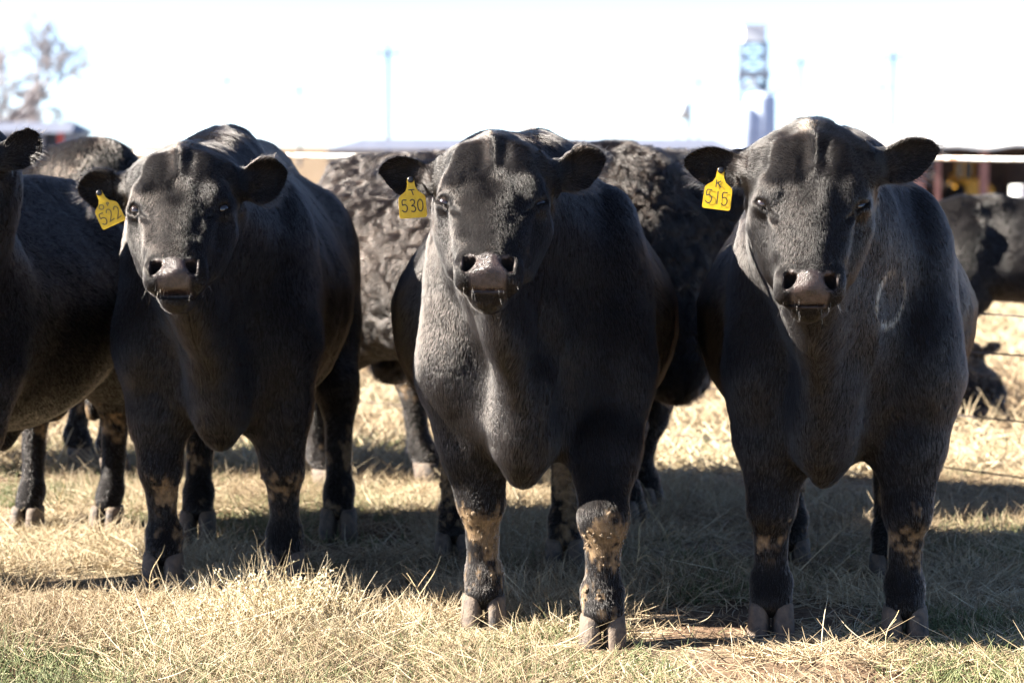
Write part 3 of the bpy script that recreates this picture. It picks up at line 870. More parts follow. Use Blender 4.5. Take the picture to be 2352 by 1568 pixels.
def catmull(pts, n=8, closed=False):
    P = [np.array(p, float) for p in pts]
    if len(P) == 2: return [P[0] + (P[1] - P[0]) * t for t in np.linspace(0, 1, n)]
    Q = [2 * P[0] - P[1]] + P + [2 * P[-1] - P[-2]]
    out = []
    for i in range(1, len(Q) - 2):
        for t in np.linspace(0, 1, n, endpoint=False):
            a, b, c, d = Q[i - 1:i + 3]
            out.append(.5 * (2 * b + (c - a) * t + (2 * a - 5 * b + 4 * c - d) * t * t + (3 * b - a - 3 * c + d) * t ** 3))
    return out + [P[-1]]

def ear_tag(parent, pos, roll, yaw, tilt, lines, label, size=1.0, faded=()):
    """plate in its own frame: x right, z up, hangs below the stud, face towards -y"""
    half = [(0.0085, .006), (.0095, -.004), (.0105, -.016), (.0165, -.028), (.029, -.037), (.0345, -.043), (.0355, -.05), (.0362, -.092), (.0345, -.0965), (.031, -.098)]
    out = [(x, z) for x, z in half] + [(-x, z) for x, z in reversed(half)]
    t = .0011; n = len(out); v = []; f = []
    bow = lambda x, z: .35 * z * z + .8 * x * x      # slight bow of the plastic
    for y in (-t, t):
        for x, z in out: v.append((x, y + bow(x, z), z))
    for k in range(n // 2 - 1):
        a, b, c, d = k, k + 1, n - 2 - k, n - 1 - k
        f.append((a, d, c, b)); f.append((a + n, b + n, c + n, d + n))
    for k in range(n): f.append((k, (k + 1) % n, (k + 1) % n + n, k + n))
    o = mesh_obj("ear_tag", v, f, M_TAG, parent, smooth=False); o["label"] = label
    Mx = Matrix.Translation(pos) @ Matrix.Rotation(yaw, 4, 'Z') @ Matrix.Rotation(tilt, 4, 'X') @ Matrix.Rotation(roll, 4, 'Y') @ Matrix.Scale(size, 4)
    o.matrix_local = Mx
    fv = {0: ([], []), 1: ([], [])}
    for (ch, x0, z0, w, h) in lines:
        key = 1 if ch in faded else 0
        V_, F_ = fv[key]
        for st in GL[ch]:
            pl = catmull(st); b = len(V_)
            for i, p in enumerate(pl):
                d = pl[min(i + 1, len(pl) - 1)] - pl[max(i - 1, 0)]; d = np.array([d[0] * w, -d[1] * h]); d = d / max(np.linalg.norm(d), 1e-9)
                nn = np.array([-d[1], d[0]]) * .00128
                q = np.array([x0 + p[0] * w, z0 - p[1] * h])
                for s_ in (-1, 1):
                    e = q + nn * s_; V_.append((e[0], -t - .0004 + bow(e[0], e[1]), e[1]))
            for i in range(len(pl) - 1): F_.append((b + 2 * i, b + 2 * i + 1, b + 2 * i + 3, b + 2 * i + 2))
    for key, mt in ((0, M_INK), (1, M_INKF)):
        if fv[key][0]: mesh_obj("lettering", fv[key][0], fv[key][1], mt, o, smooth=False)
    s_ = MB(); s_.tube([(0, -.006, .002), (0, -.0045, .002), (0, .004, .002)], [.006, .0085, .0085], 14); s_.build("stud", M_STUD, o, True)
    return o

def make_bull(name, label, loc, rz, scale, p, fur=dict(), cat="bull", group="black bulls standing in the pasture", tagspec=None, seed=1, muddy=1.0, mudz=.42, brand=None, view=None):
    P_ = dict(DEF); P_.update(p)
    rg = np.random.default_rng(seed)
    root = empty(name, loc, rz); root.scale = (scale, scale * p.get('stretch', 1.0), scale)
    tag(root, label, cat, group)
    Fd, info = build_field(P_)
    V, F = surface_nets(Fd.f, Fd.ax)
    V = smooth_mesh(V, F, 2, .5)
    Nv = vert_normals(V, F)
    h = head_coords(V, info); ax_, w_, n_ = np.abs(h[:, 0]), h[:, 1], h[:, 2]
    head = sstep(-.10, -.02, w_) * sstep(-.30, -.2, n_) * (w_ < .56) * (ax_ < .2)
    # uneven flesh: low bumps on the body, finer wrinkles on the forehead
    amp = np.where(V[:, 2] > .45, fur.get('lump', .006), .003)
    dsp = amp * vnoise(V, 9, seed) * (1 - head) + .0022 * vnoise(V, 26, seed + 5) + head * (.0022 * vnoise(V * np.array([1.5, 1, .8]), 42, seed + 9) * sstep(.3, .05, w_))
    curl = fur.get('curl', 0)
    if curl: dsp = dsp + .0018 * vnoise(V, 34, seed + 3) * (V[:, 2] > .5)
    V = V + Nv * dsp[:, None]
    # nose pad, mud
    pw = np.interp(w_, [.414, .424, .440, .462, .478, .494], [.004, .030, .033, .040, .046, .042])
    pad = sstep(.006, -.004, ax_ - pw) * sstep(.412, .420, w_) * sstep(.505, .497, w_) * (n_ > -.13)
    rim = sstep(.010, .004, np.abs(np.sqrt(((ax_ - .047) / .8) ** 2 + (w_ - .444) ** 2) - .021)) * (n_ > -.1)
    pad = np.maximum(pad, rim * .9)
    hole = (np.sqrt(((ax_ - .047)) ** 2 + (w_ - .444) ** 2) < .024) & (n_ < -.028) & (n_ > -.1)
    pad = np.where(hole, pad * .15, pad)
    lips = sstep(.06, .05, ax_) * np.exp(-((w_ - .494) / .005) ** 2) * (n_ > -.13)
    mudn = .8 * vnoise(V * np.array([1, 1, .45]), 18, seed + 40) + .8 * vnoise(V, 48, seed + 41) + .5 * vnoise(V, 110, seed + 42)
    mud = sstep(.15, .6, mudn + muddy * (1.0 * np.exp(-((V[:, 2] - mudz + .10) / .07) ** 2) + fur.get('lowmud', .62) * sstep(mudz, mudz - .10, V[:, 2])) - .85) * sstep(mudz + .04, mudz - .02, V[:, 2]) * (muddy > 0)
    body = mesh_obj("body", V, F, M_SKIN, root)
    for nm, a in (("pad", pad), ("mud", mud * .9)):
        t = body.data.attributes.new(nm, 'FLOAT', 'POINT'); t.data.foreach_set("value", a.astype(np.float32))
    for e in info['eyes']:
        m = MB(); r_ = .0195 * info['hs']; v = []; f = []; n = 18; k = 10
        for i in range(k + 1):
            for j in range(n):
                a = math.pi * i / k; b = 2 * math.pi * j / n
                v.append((r_ * math.sin(a) * math.cos(b), r_ * math.sin(a) * math.sin(b), r_ * math.cos(a)))
        for i in range(k):
            for j in range(n): f.append((i * n + j, (i + 1) * n + j, (i + 1) * n + (j + 1) % n, i * n + (j + 1) % n))
        o = mesh_obj("eye", v, f, M_EYE, root); o.location = tuple(e)
    for key in ('fl', 'fr', 'hl', 'hr'):
        claw_pair(root, P_[key][0], P_[key][1] - .015, R(7), rg)
    # ---- coat
    q = V[F]
    fn = np.cross(q[:, 2] - q[:, 0], q[:, 3] - q[:, 1]); area = .5 * np.linalg.norm(fn, axis=1); fn = nrm(fn)
    fc = q.mean(1)
    hf = head_coords(fc, info)
    hd = sstep(-.10, -.02, hf[:, 1]) * sstep(-.26, -.16, hf[:, 2]) * (hf[:, 1] < .56) * (np.abs(hf[:, 0]) < .19)
    vw = np.array(view if view is not None else (0, -7.0, .4)) - fc
    facing = (fn * nrm(vw)).sum(1)
    keep = facing > -.35
    cov = 1 - np.clip(pad[F].mean(1) * 1.3 + (mud[F].mean(1) > .75) * .35 + lips[F].mean(1), 0, 1)
    cov = cov * (1 - hole[F].mean(1))
    cov *= ~((fc[:, 2] < .075))
    dens = (fur.get('dens', 1.0) * (1 + fur.get('head', 1.6) * hd) * (1 - .45 * (fc[:, 2] < .5))) * keep * cov * area
    n = int(fur.get('n', 120000))
    cdf = np.cumsum(dens); fi = np.searchsorted(cdf, rg.random(n) * cdf[-1])
    uu, ww = rg.random((n, 1)), rg.random((n, 1))
    Q = q[fi]; root_p = (Q[:, 0] * (1 - uu) + Q[:, 1] * uu) * (1 - ww) + (Q[:, 3] * (1 - uu) + Q[:, 2] * uu) * ww
    QN = Nv[F[fi]]; nn = nrm((QN[:, 0] * (1 - uu) + QN[:, 1] * uu) * (1 - ww) + (QN[:, 3] * (1 - uu) + QN[:, 2] * uu) * ww)
    hc = head_coords(root_p, info); hw = hd[fi]
    Wc = info['W']
    side = np.tanh(hc[:, 0] / .045)[:, None]
    up = sstep(.20, .10, hc[:, 1])[:, None]      # above the brows the hair runs outward and up
    fh = Wc[:, 1][None, :] * (1 - 1.25 * up) + Wc[:, 0][None, :] * side * (.25 + .55 * up) - Wc[:, 2][None, :] * .25
    zz = root_p[:, 2:3]; yy = root_p[:, 1:2]
    fb = np.concatenate([0 * zz + .15 * np.sign(root_p[:, 0:1]), -.30 + 1.0 * sstep(.05, .45, yy), -.95 + .25 * sstep(.2, .6, yy)], 1)
    flow = fh * hw[:, None] + fb * (1 - hw[:, None])
    L = fur.get('len', .020) * (1 - .0 * hw)
    L = L * (1 - hw) + hw * np.where(hc[:, 1] < .06, .017, np.where(hc[:, 2] < -.10, .014, np.where(hc[:, 1] > .39, .0055, .0085)))
    L = np.where(root_p[:, 2] < .45, .012, L)
    lift = np.where(hw > .5, .30, .34)
    for er in info['ears']:
        e = (root_p - er['base']) @ er['M']
        m = (e[:, 0] > .02) & (e[:, 0] < er['L'] * 1.2) & (np.abs(e[:, 1]) < .08) & (np.abs(e[:, 2]) < .06)
        vv = e[:, 1] / .05
        o = er['M'][:, 0][None, :] * .8 + er['M'][:, 1][None, :] * (vv * .9)[:, None] + er['M'][:, 2][None, :] * .2
        flow[m] = o[m]
        rimm = np.clip(np.sqrt(((e[:, 0] - er['L'] * .6) / (er['L'] * .52)) ** 2 + (e[:, 1] / .058) ** 2), 0, 1.2) ** 4
        L = np.where(m, .011 + .022 * np.clip(rimm, 0, 1) * (vv < .3) + .008 * np.clip(rimm, 0, 1), L); lift = np.where(m, .3, lift)
    cl = fur.get('clump', .35)
    hcl = (1 - .55 * hw)[:, None]
    flow = nrm(flow) + cl * hcl * vnoise3(root_p, 14, seed + 60) + .45 * cl * hcl * vnoise3(root_p, 55, seed + 70) + rg.normal(0, .07, (n, 3))
    if curl: flow = flow + curl * vnoise3(root_p, 44, seed + 80)
    flow = nrm(flow - nn * (flow * nn).sum(1, keepdims=True))
    L = L * rg.uniform(.65, 1.2, n) * (1 + .35 * vnoise(root_p, 40, seed + 90))
    lift = np.clip(lift + .12 * vnoise(root_p, 30, seed + 95) + rg.normal(0, .06, n), .08, .8) + (curl * .25 if curl else 0)
    k = 4 if not curl else 5
    ts = np.linspace(0, 1, k)
    pos = np.empty((n, k, 3))
    Lc = L[:, None]
    for i, t in enumerate(ts):
        up_ = lift[:, None] * (t - .45 * t * t) * Lc * 1.15
        pos[:, i] = root_p - nn * .0005 + flow * (t * (.75 + .25 * t)) * Lc + nn * up_
    if curl:
        bi = np.cross(nn, flow); ph = (4 * vnoise(root_p, 30, seed + 99))[:, None]
        for i, t in enumerate(ts): pos[:, i] += (bi * np.sin(ph + t * 4.2) * .28 + nn * np.cos(ph + t * 4.2) * .22) * Lc * t
    r0 = fur.get('rad', .00055)
    rr = np.where(hw > .5, r0 * .72, r0)[:, None] * np.linspace(1, .25, k)[None, :]
    # colour of each hair
    tint = .10 + .10 * rg.random(n) + fur.get('brown', .08) * (.5 + .5 * vnoise(root_p, 5, seed + 100)) * (1 - hw)
    poll = sstep(.05, .015, np.sqrt(hc[:, 0] ** 2 + (hc[:, 1] - .0) ** 2)) * (hw > .2)
    tint = np.maximum(tint, poll * rg.uniform(.3, .85, n))
    mr = mud[F[fi]].mean(1)
    tint = np.maximum(tint, mr * rg.uniform(.4, .9, n))
    if brand is not None:
        c, a_, b_ = brand        # pale oval on the right shoulder, laid out across and up the slope of the shoulder
        cs, sn = math.cos(rz), math.sin(rz)
        wx = loc[0] + root_p[:, 0] * cs - root_p[:, 1] * sn; wy = loc[1] + root_p[:, 0] * sn + root_p[:, 1] * cs
        e = np.sqrt(((wx - c[0] * wy) / a_) ** 2 + ((root_p[:, 2] - c[1] - (wx - c[0] * wy) * .5) / b_) ** 2)
        ring = np.exp(-((e - .90) / .20) ** 2) * (nn[:, 1] < .35) * (root_p[:, 1] < .6) * sstep(-.9, .1, vnoise(root_p, 22, 5))
        tint = np.maximum(tint, ring * rg.uniform(.7, 1.0, n))
        L_in = e < 1.05
        rr[L_in] *= 1.1
    speck = rg.random(n) < .0012 * fur.get('specks', 1)
    tint = np.where(speck, rg.uniform(.7, 1, n), tint)
    strands("coat", pos, rr, M_COAT, body, {"tint": tint})
    # whiskers
    if fur.get('whisk', True):
        wp = []
        for i in range(26):
            s_ = rg.choice([-1, 1]); a = np.array([s_ * rg.uniform(.02, .075), rg.uniform(.455, .53), rg.uniform(-.11, -.04)])
            b0 = info['H'](*a); j = np.argmin(((V - b0) ** 2).sum(1)); b0 = V[j]; d = nrm(Nv[j] + np.array([0, -.1, -.6]) + rg.normal(0, .25, 3)); l = rg.uniform(.015, .04)
            wp.append([b0, b0 + d * l * .5, b0 + d * l + np.array([0, 0, -.12 * l])])
        for i in range(9):
            b0 = info['H'](rg.uniform(-.05, .06), rg.uniform(.395, .42), -.01); j = np.argmin(((V - b0) ** 2).sum(1)); d = nrm(Nv[j] * .7 + np.array([rg.uniform(-.2, .9), 0, .5])); l = rg.uniform(.015, .035)
            wp.append([V[j], V[j] + d * l * .5, V[j] + d * l])
        wp = np.array(wp); strands("whiskers", wp, np.tile(np.array([[.00035, .0003, .00015]]), (len(wp), 1)), M_COAT, body, {"tint": rg.uniform(.2, .55, len(wp))})
    # mud cakes on the lower legs
    nm = int(fur.get('mudlumps', 0))
    if nm:
        c = np.nonzero((mud > .55) & (V[:, 2] > .09))[0]
        if len(c):
            c = rg.choice(c, nm)
            ico = [(0, 0, 1)] + [(math.cos(a) * .89, math.sin(a) * .89, .45) for a in np.arange(5) * 2 * math.pi / 5] + [(math.cos(a), math.sin(a), -.3) for a in np.arange(5) * 2 * math.pi / 5 + .6]
            fc_ = [(0, 1 + k, 1 + (k + 1) % 5) for k in range(5)] + [(1 + k, 6 + k, 1 + (k + 1) % 5) for k in range(5)] + [(6 + k, 6 + (k + 1) % 5, 1 + (k + 1) % 5) for k in range(5)]
            v = []; f = []
            for j in c:
                N0 = Nv[j]; a = nrm(np.cross(N0, rg.normal(0, 1, 3))); b = np.cross(N0, a); s1 = rg.gamma(3, .0009) + .0012; s2 = s1 * rg.uniform(.6, 1.5); b0 = len(v)
                for (x, y, z) in ico: v.append(V[j] + N0 * .003 + (a * x * s1 + b * y * s2) * rg.uniform(.75, 1.2) + N0 * z * min(s1, s2) * .6)
                f += [(A + b0, B + b0, C + b0) for A, B, C in fc_]
            mesh_obj("dried_mud", v, f, M_MUD, root, smooth=True)["kind"] = "stuff"
    if tagspec:
        er = info['ears'][0]
        pos_ = er['c'] + er['M'] @ np.array(tagspec.pop('at', (-.012, -.012, .022)))
        ear_tag(root, pos_, **tagspec)
    return root, info
# ------------------------------------------------------------ the herd
D = R
def gz(x, y): return ground_z(x, y).item()
t_ = lambda top, a, b, c: None
make_bull("bull", "middle black bull facing the camera with yellow ear tag 530 and mud-caked forelegs", (.07, 6.38, gz(.09, 6.4)), 0, 1.0,
    dict(poll=(-.115, -.37, 1.395), pitch=D(39), yaw=D(-2), roll=D(1), fl=(-.15, .07), fr=(.175, -.21), fw=.97, hl=(-.26, 1.12), hr=(.10, 1.0), belly=1.12, wid=.93, tip=.4, earh=.056,
         earL=(D(8), .155, D(6)), earR=(D(22), .15, D(12)), brisket=(-.04, -.12, .425)),
    fur=dict(n=480000, len=.016, rad=.00029, clump=.11, mudlumps=300, lowmud=.80, brown=.16), seed=3, muddy=1.05, mudz=.40,
    tagspec=dict(roll=R(-4), yaw=R(6), tilt=R(-6), size=1.0, label="yellow ear tag handwritten T 530",
        lines=[('T', -.008, -.024, .016, .015), ('5', -.029, -.05, .016, .031), ('3', -.008, -.05, .016, .032), ('0', .0125, -.05, .015, .032)]))
make_bull("bull", "left black bull facing the camera with tilted yellow ear tag 522", (-.905, 7.0, gz(-.9, 7.0)), D(-1), 1.0,
    dict(poll=(-.02, -.47, 1.35), pitch=D(37), yaw=D(1), roll=D(-1), fl=(-.17, .03), fr=(.20, .06), hl=(-.19, .85), hr=(.29, .90), belly=1.0,
         earL=(D(-2), .155, D(4)), earR=(D(14), .145, D(6)), brisket=(.03, -.10, .43), squint=.7, mouth=.012, wid=.85, earh=.064, tip=.35, hs=1.0, fw=1.0, hol=-.04),
    fur=dict(n=460000, len=.016, rad=.00029, clump=.11, mudlumps=60, brown=.10), seed=8, muddy=.75, mudz=.40,
    tagspec=dict(at=(.012, -.010, .022), roll=R(-25), yaw=R(4), tilt=R(-6), size=1.0, label="yellow ear tag with faded handwritten O P 522", faded=('O', 'P', '2'),
        lines=[('O', -.019, -.030, .014, .014), ('P', .004, -.032, .008, .010), ('5', -.030, -.053, .017, .033), ('2', -.008, -.051, .017, .034), ('2', .0145, -.052, .016, .034)]))
make_bull("bull", "right black bull with yellow ear tag 515 and pale oval mark on its shoulder", (.907, 6.28, gz(.9, 6.3)), D(-6), 1.0,
    dict(poll=(-.10, -.47, 1.405), fw=1.03, pitch=D(22), yaw=D(0), roll=D(1), fl=(-.19, .02), fr=(.175, .0), hl=(-.12, 1.05), hr=(.18, .82), belly=1.09, wid=.90, tip=.4, btip=.03, hol=-.026, squint=0.0,
         earL=(D(4), .175, D(5)), earR=(D(16), .175, D(8)), brisket=(-.055, -.10, .435)),
    fur=dict(n=480000, len=.015, rad=.00029, clump=.11, mudlumps=40, brown=.08), seed=15, muddy=.6, mudz=.38, brand=((.1649, .955), .040, .078),
    tagspec=dict(roll=R(7), yaw=R(3), tilt=R(-5), size=1.0, label="yellow ear tag handwritten K 515",
        lines=[('K', -.009, -.023, .016, .019), ('5', -.031, -.050, .018, .034), ('1', -.007, -.052, .014, .033), ('5', .010, -.053, .017, .033)]))
CO = dict(fine=.012, coarse=.02)
# curly bull standing broadside behind the middle one, rump to the left
ang = math.atan2(-1.25, 1.7)       # direction it faces
make_bull("bull", "curly-coated brownish black bull standing broadside behind the middle bull", (.50, 8.38, gz(.5, 8)), ang + math.pi / 2, .985,
    dict(CO, stretch=1.10, poll=(.45, -.25, 1.36), pitch=D(40), yaw=D(55), hl=(-.2, 1.28), hr=(.2, 1.1), fl=(-.16, .0), fr=(.16, .12), belly=1.0),
    fur=dict(n=280000, len=.028, curl=.42, rad=.0005, brown=.22, lump=.003, whisk=False, head=0), seed=21, muddy=.45, mudz=.5, view=(-6, -3.5, .4))
make_bull("bull", "dark bull cut off by the left edge, only an ear and flank in view", (-1.83, 7.0, gz(-1.8, 7)), D(-12), .925,
    dict(CO, poll=(.31, -.36, 1.545), pitch=D(35), yaw=D(10), hl=(-.12, 1.18), hr=(.17, 1.26), earR=(D(24), .165, D(0)), earh=.062, belly=.96),
    fur=dict(n=170000, len=.014, rad=.00045, clump=.14, lump=.004, brown=.02, head=.5, whisk=False), seed=27, muddy=.45, mudz=.5, view=(4, -6, .4))
make_bull("bull", "brown-backed black bull with a sunlit hump far behind the left bull's ear", (-1.62, 9.5, gz(-1.6, 9.5)), D(82), .965,
    dict(CO, poll=(0, -.45, 1.18), pitch=D(50), hl=(-.2, 1.1), hr=(.2, 1.2), fl=(-.15, .0), fr=(.16, .25), hump=True),
    fur=dict(n=70000, len=.018, rad=.0009, clump=.25, lump=.004, brown=.5, head=.2, whisk=False), seed=33, muddy=.45, mudz=.5, view=(-7, 0, .4))
make_bull("cow", "black cow beyond the fence at the right edge, muzzle behind the right bull", (2.28, 12.2, gz(2.3, 12.2)), D(-82), .78,
    dict(CO, poll=(.0, -.55, 1.02), pitch=D(45), sheath=False, scrotum=False, slim=.52),
    fur=dict(n=70000, len=.014, rad=.0010, clump=.15, lump=.0015, brown=.02, head=0, whisk=False), cat="cow", group=None, seed=41, muddy=0, view=(6, 1, .5))
# ------------------------------------------------------------ grass
def grass_material(name, stops, trans=.25):
    m, nt, b = new_mat(name)
    at_ = N(nt, "ShaderNodeAttribute", attribute_name="tone")
    r = ramp(nt, at_.outputs["Fac"], stops)
    nt.links.new(r.outputs[0], b.inputs["Base Color"]); b.inputs["Roughness"].default_value = .6; b.inputs["Specular IOR Level"].default_value = .3
    return m
M_STRAW = grass_material("dry_straw", [(0, (.10, .066, .04)), (.3, (.26, .19, .112)), (.6, (.40, .32, .20)), (1, (.52, .45, .32))])
M_GREEN = grass_material("green_blades", [(0, (.06, .08, .028)), (.5, (.13, .15, .06)), (1, (.23, .225, .11))])

def scatter(n, y0, y1, seed, pw=1.0, marg=.35):
    rg = np.random.default_rng(seed)
    y = y0 + (y1 - y0) * rg.random(n * 2) ** pw
    half = lambda yy: .2222 * yy * 1.12 + marg
    acc = rg.random(n * 2) < half(y) / half(y1)
    y = y[acc][:n]
    x = (rg.random(len(y)) * 2 - 1) * half(y)
    return x, y, rg

FEET = [(-.08, 6.43), (.245, 6.15), (.72, 6.28), (1.08, 6.26), (-1.075, 7.02), (-.70, 7.05)]     # the turf is trodden short round the front feet
def trod(x, y):
    t = np.zeros(len(x))
    for fx, fy in FEET: t = np.maximum(t, np.exp(-(((x - fx) / .10) ** 2 + ((y - fy + .07) / .15) ** 2)))
    return t
def blades(x, y, rg, L, elev, r, bend, tonef):
    n = len(x); z = ground_z(x, y)
    az = rg.random(n) * 2 * math.pi; el = elev(n, rg); Ln = L(n, rg); td = trod(x, y); el = el * (1 - .9 * td); Ln = Ln * (1 - .5 * td)
    d = np.stack([np.cos(az) * np.cos(el), np.sin(az) * np.cos(el), np.sin(el)], 1)
    b = bend(n, rg)[:, None] * np.stack([np.cos(az + 1.2), np.sin(az + 1.2), np.zeros(n) - .5], 1)
    k = 4; pos = np.empty((n, k, 3)); base = np.stack([x, y, z + .001], 1)
    for i, t in enumerate(np.linspace(0, 1, k)):
        pos[:, i] = base + (d * t + b * t * t) * Ln[:, None]
    zz = ground_z(pos[:, -1, 0], pos[:, -1, 1]) + .003
    for i in range(1, k): pos[:, i, 2] = np.maximum(pos[:, i, 2], np.minimum(zz, pos[:, 0, 2] + .002))
    rr = (r(n, rg))[:, None] * np.array([[1, .95, .75, .25]])
    return pos, rr, tonef(n, rg, x, y)

def patch(x, y, f, s): return vnoise(np.stack([x, y, 0 * x], 1), f, s)
def tall(x, y):            # the rough strip in front of the left bull
    return np.exp(-((x + .55 - .0) / .55) ** 2 - ((y - 6.35) / .35) ** 2)

P_all = []; R_all = []; T_all = []
def add(q): P_all.append(q[0]); R_all.append(q[1]); T_all.append(q[2])
x, y, rg = scatter(190000, 4.9, 10.0, 1, 1.2)
bare = patch(x, y, 1.7, 91) + .6 * patch(x, y, 4.5, 92); kk = rg.random(len(x)) < np.clip(1.1 - 1.6 * bare, .06, 1); x, y = x[kk], y[kk]
pt = patch(x, y, 2.2, 31)
add(blades(x, y, rg, lambda n, g: .03 + g.gamma(2.2, .032, n), lambda n, g: np.abs(g.normal(.06, .18, n)), lambda n, g: g.uniform(.0006, .0015, n), lambda n, g: g.normal(0, .25, n),
    lambda n, g, X, Y: np.clip(.48 + .25 * pt + g.normal(0, .22, n), 0, 1)))
x, y, rg = scatter(75000, 4.9, 9.5, 2, 1.1)
bare = patch(x, y, 1.7, 91) + .6 * patch(x, y, 4.5, 92); kk = rg.random(len(x)) < np.clip(1.1 - 1.5 * bare, .08, 1); x, y = x[kk], y[kk]
tl = tall(x, y); pt2 = patch(x, y, 2.2, 31)
add(blades(x, y, rg, lambda n, g: g.uniform(.02, .075, n) * (1 + 1.7 * tl) * (1 + .5 * patch(x, y, 3, 7)), lambda n, g: np.clip(g.normal(.85, .35, n), .15, 1.5), lambda n, g: g.uniform(.0006, .0013, n), lambda n, g: g.normal(0, .3, n),
    lambda n, g, X, Y: np.clip(.55 + .2 * pt2 + g.normal(0, .2, n), 0, 1)))
x, y, rg = scatter(90000, 9.5, 34, 3, 1.7, .6)
pt3 = patch(x, y, 1.1, 51)
add(blades(x, y, rg, lambda n, g: g.uniform(.06, .22, n), lambda n, g: np.abs(g.normal(.35, .35, n)), lambda n, g: g.uniform(.0018, .004, n) * (y / 12), lambda n, g: g.normal(0, .25, n),
    lambda n, g, X, Y: np.clip(.52 + .3 * pt3 + g.normal(0, .22, n), 0, 1)))
o = strands("dry_grass", np.concatenate(P_all), np.concatenate(R_all), M_STRAW, None, {"tone": np.concatenate(T_all)})
tag(o, "matted straw-coloured dry winter grass covering the ground", "grass", kind="stuff")
x, y, rg = scatter(170000, 4.9, 10.5, 4, 1.2)
g_ = patch(x, y, 1.6, 71) + .5 * patch(x, y, 5, 72) + .35 * sstep(6.6, 5.6, y) * (1 - .7 * sstep(-.3, 1.0, x)) + .25
k_ = g_ + rg.normal(0, .25, len(x)) > .55
x, y = x[k_], y[k_]
q = blades(x, y, rg, lambda n, g: g.uniform(.018, .055, n), lambda n, g: np.clip(g.normal(.7, .4, n), .05, 1.5), lambda n, g: g.uniform(.0008, .0017, n), lambda n, g: g.normal(0, .35, n),
    lambda n, g, X, Y: np.clip(g.normal(.5, .25, n), 0, 1))
o = strands("green_grass", q[0], q[1], M_GREEN, None, {"tone": q[2]})
tag(o, "short green grass shoots growing through the dry grass", "grass", kind="stuff")
print('script', time.time() - T0)
# ------------------------------------------------------------ calf lying beyond the fence
def lying_calf():
    x, y = 2.16, 11.3
    r = empty("calf", (x, y, gz(x, y)), R(15)); tag(r, "small black calf lying in the dry grass beyond the fence wires", "calf")
    Fd = Field(axis([(-.55, .5, .009)]), axis([(-.5, .5, .009)]), axis([(-.03, .55, .009)]))
    Fd.ell((-.05, 0, .12), (.30, .20, .145), k=.05); Fd.ell((-.22, .02, .13), (.16, .18, .13), k=.05); Fd.ell((.12, -.03, .13), (.14, .15, .13), k=.05)
    Fd.cone((.12, -.02, .17), (.14, .06, .30), .075, .055, .05); Fd.ell((.15, .10, .31), (.055, .10, .06), k=.03); Fd.cone((.15, .14, .30), (.16, .25, .25), .045, .035, .03)
    for s_ in (-1, 1): Fd.ell((.15 + s_ * .095, .05, .335 + .012 * s_), (.055, .012, .028), np.array(Matrix.Rotation(-s_ * .35, 3, 'Y')), k=.015)
    Fd.cone((.18, -.16, .05), (.02, -.24, .035), .045, .03, .03); Fd.cone((.02, -.24, .035), (.16, -.27, .03), .028, .025, .02)
    Fd.cone((-.25, -.16, .07), (-.12, -.26, .04), .07, .03, .03); Fd.cone((-.12, -.26, .04), (-.26, -.29, .03), .03, .026, .02)
    V, F = surface_nets(Fd.f, Fd.ax); V = smooth_mesh(V, F, 2); Nv = vert_normals(V, F); V = V + Nv * (.006 * vnoise(V, 22, 5))[:, None]
    b = mesh_obj("body", V, F, M_SKIN, r)
    rg = np.random.default_rng(77); j = rg.integers(0, len(V), 16000); p = V[j] + rg.normal(0, .003, (16000, 3)); n = Nv[j]
    fl = np.array([-.6, 0, -.4]) + .8 * vnoise3(p, 18, 3); fl = nrm(fl - n * (fl * n).sum(1, keepdims=True)); L = rg.uniform(.012, .026, 16000)[:, None]
    pos = np.stack([p, p + fl * L * .5 + n * L * .25, p + fl * L + n * L * .3], 1)
    strands("coat", pos, np.tile(np.array([[.0016, .0013, .0005]]), (16000, 1)), M_COAT, b, {"tint": .12 + .25 * rg.random(16000)})
lying_calf()

# ------------------------------------------------------------ weeds and stalks
M_STALK = grass_material("dry_stalk", [(0, (.22, .15, .08)), (.5, (.45, .33, .18)), (1, (.62, .52, .30))])
M_SEED = grass_material("pale_seed_husk", [(0, (.34, .29, .18)), (1, (.60, .55, .40))])
def stalk(px, d, h, lean, label, seed, branches=2, r=.0016, group="tall dry stalks", name="dry_stalk", bendy=.15, tone=.6):
    rg = np.random.default_rng(seed); x = at(px, d); o = empty(name, (x, d, gz(x, d))); tag(o, label, "dry stalk", group)
    k = 8; t = np.linspace(0, 1, k); dirv = np.array([lean, rg.normal(0, .1), 1.0])
    p = (dirv[None, :] * t[:, None] + np.array([bendy * np.sign(lean + .01), 0, -.2 * abs(bendy)])[None, :] * (t ** 3)[:, None]) * h
    p[:, 0] += .012 * h / .2 * np.sin(t * 7 + seed) * t; 
    pos = [p]; rad = [np.linspace(r, r * .45, k)]
    for b in range(branches):
        i = rg.integers(2, k - 2); s_ = rg.choice([-1, 1]); l = h * rg.uniform(.2, .42)
        q = p[i][None, :] + np.stack([s_ * t * .55 * l, rg.normal(0, .2) * t * l, (t * .9 - .15 * t * t) * l], 1); pos.append(q); rad.append(np.linspace(r * .65, r * .3, k))
    s_ = strands("stem", np.array(pos), np.array(rad), M_STALK, o, {"tone": np.full(len(pos), tone) + rg.normal(0, .1, len(pos))})
    lf = strands("leaf", np.array([[p[2], p[2] + np.array([.03, 0, .02]) * h / .2, p[2] + np.array([.07, .01, -.005]) * h / .2]]), np.array([[.0018, .0016, .0004]]), M_STALK, o, {"tone": np.array([tone])})
    return o
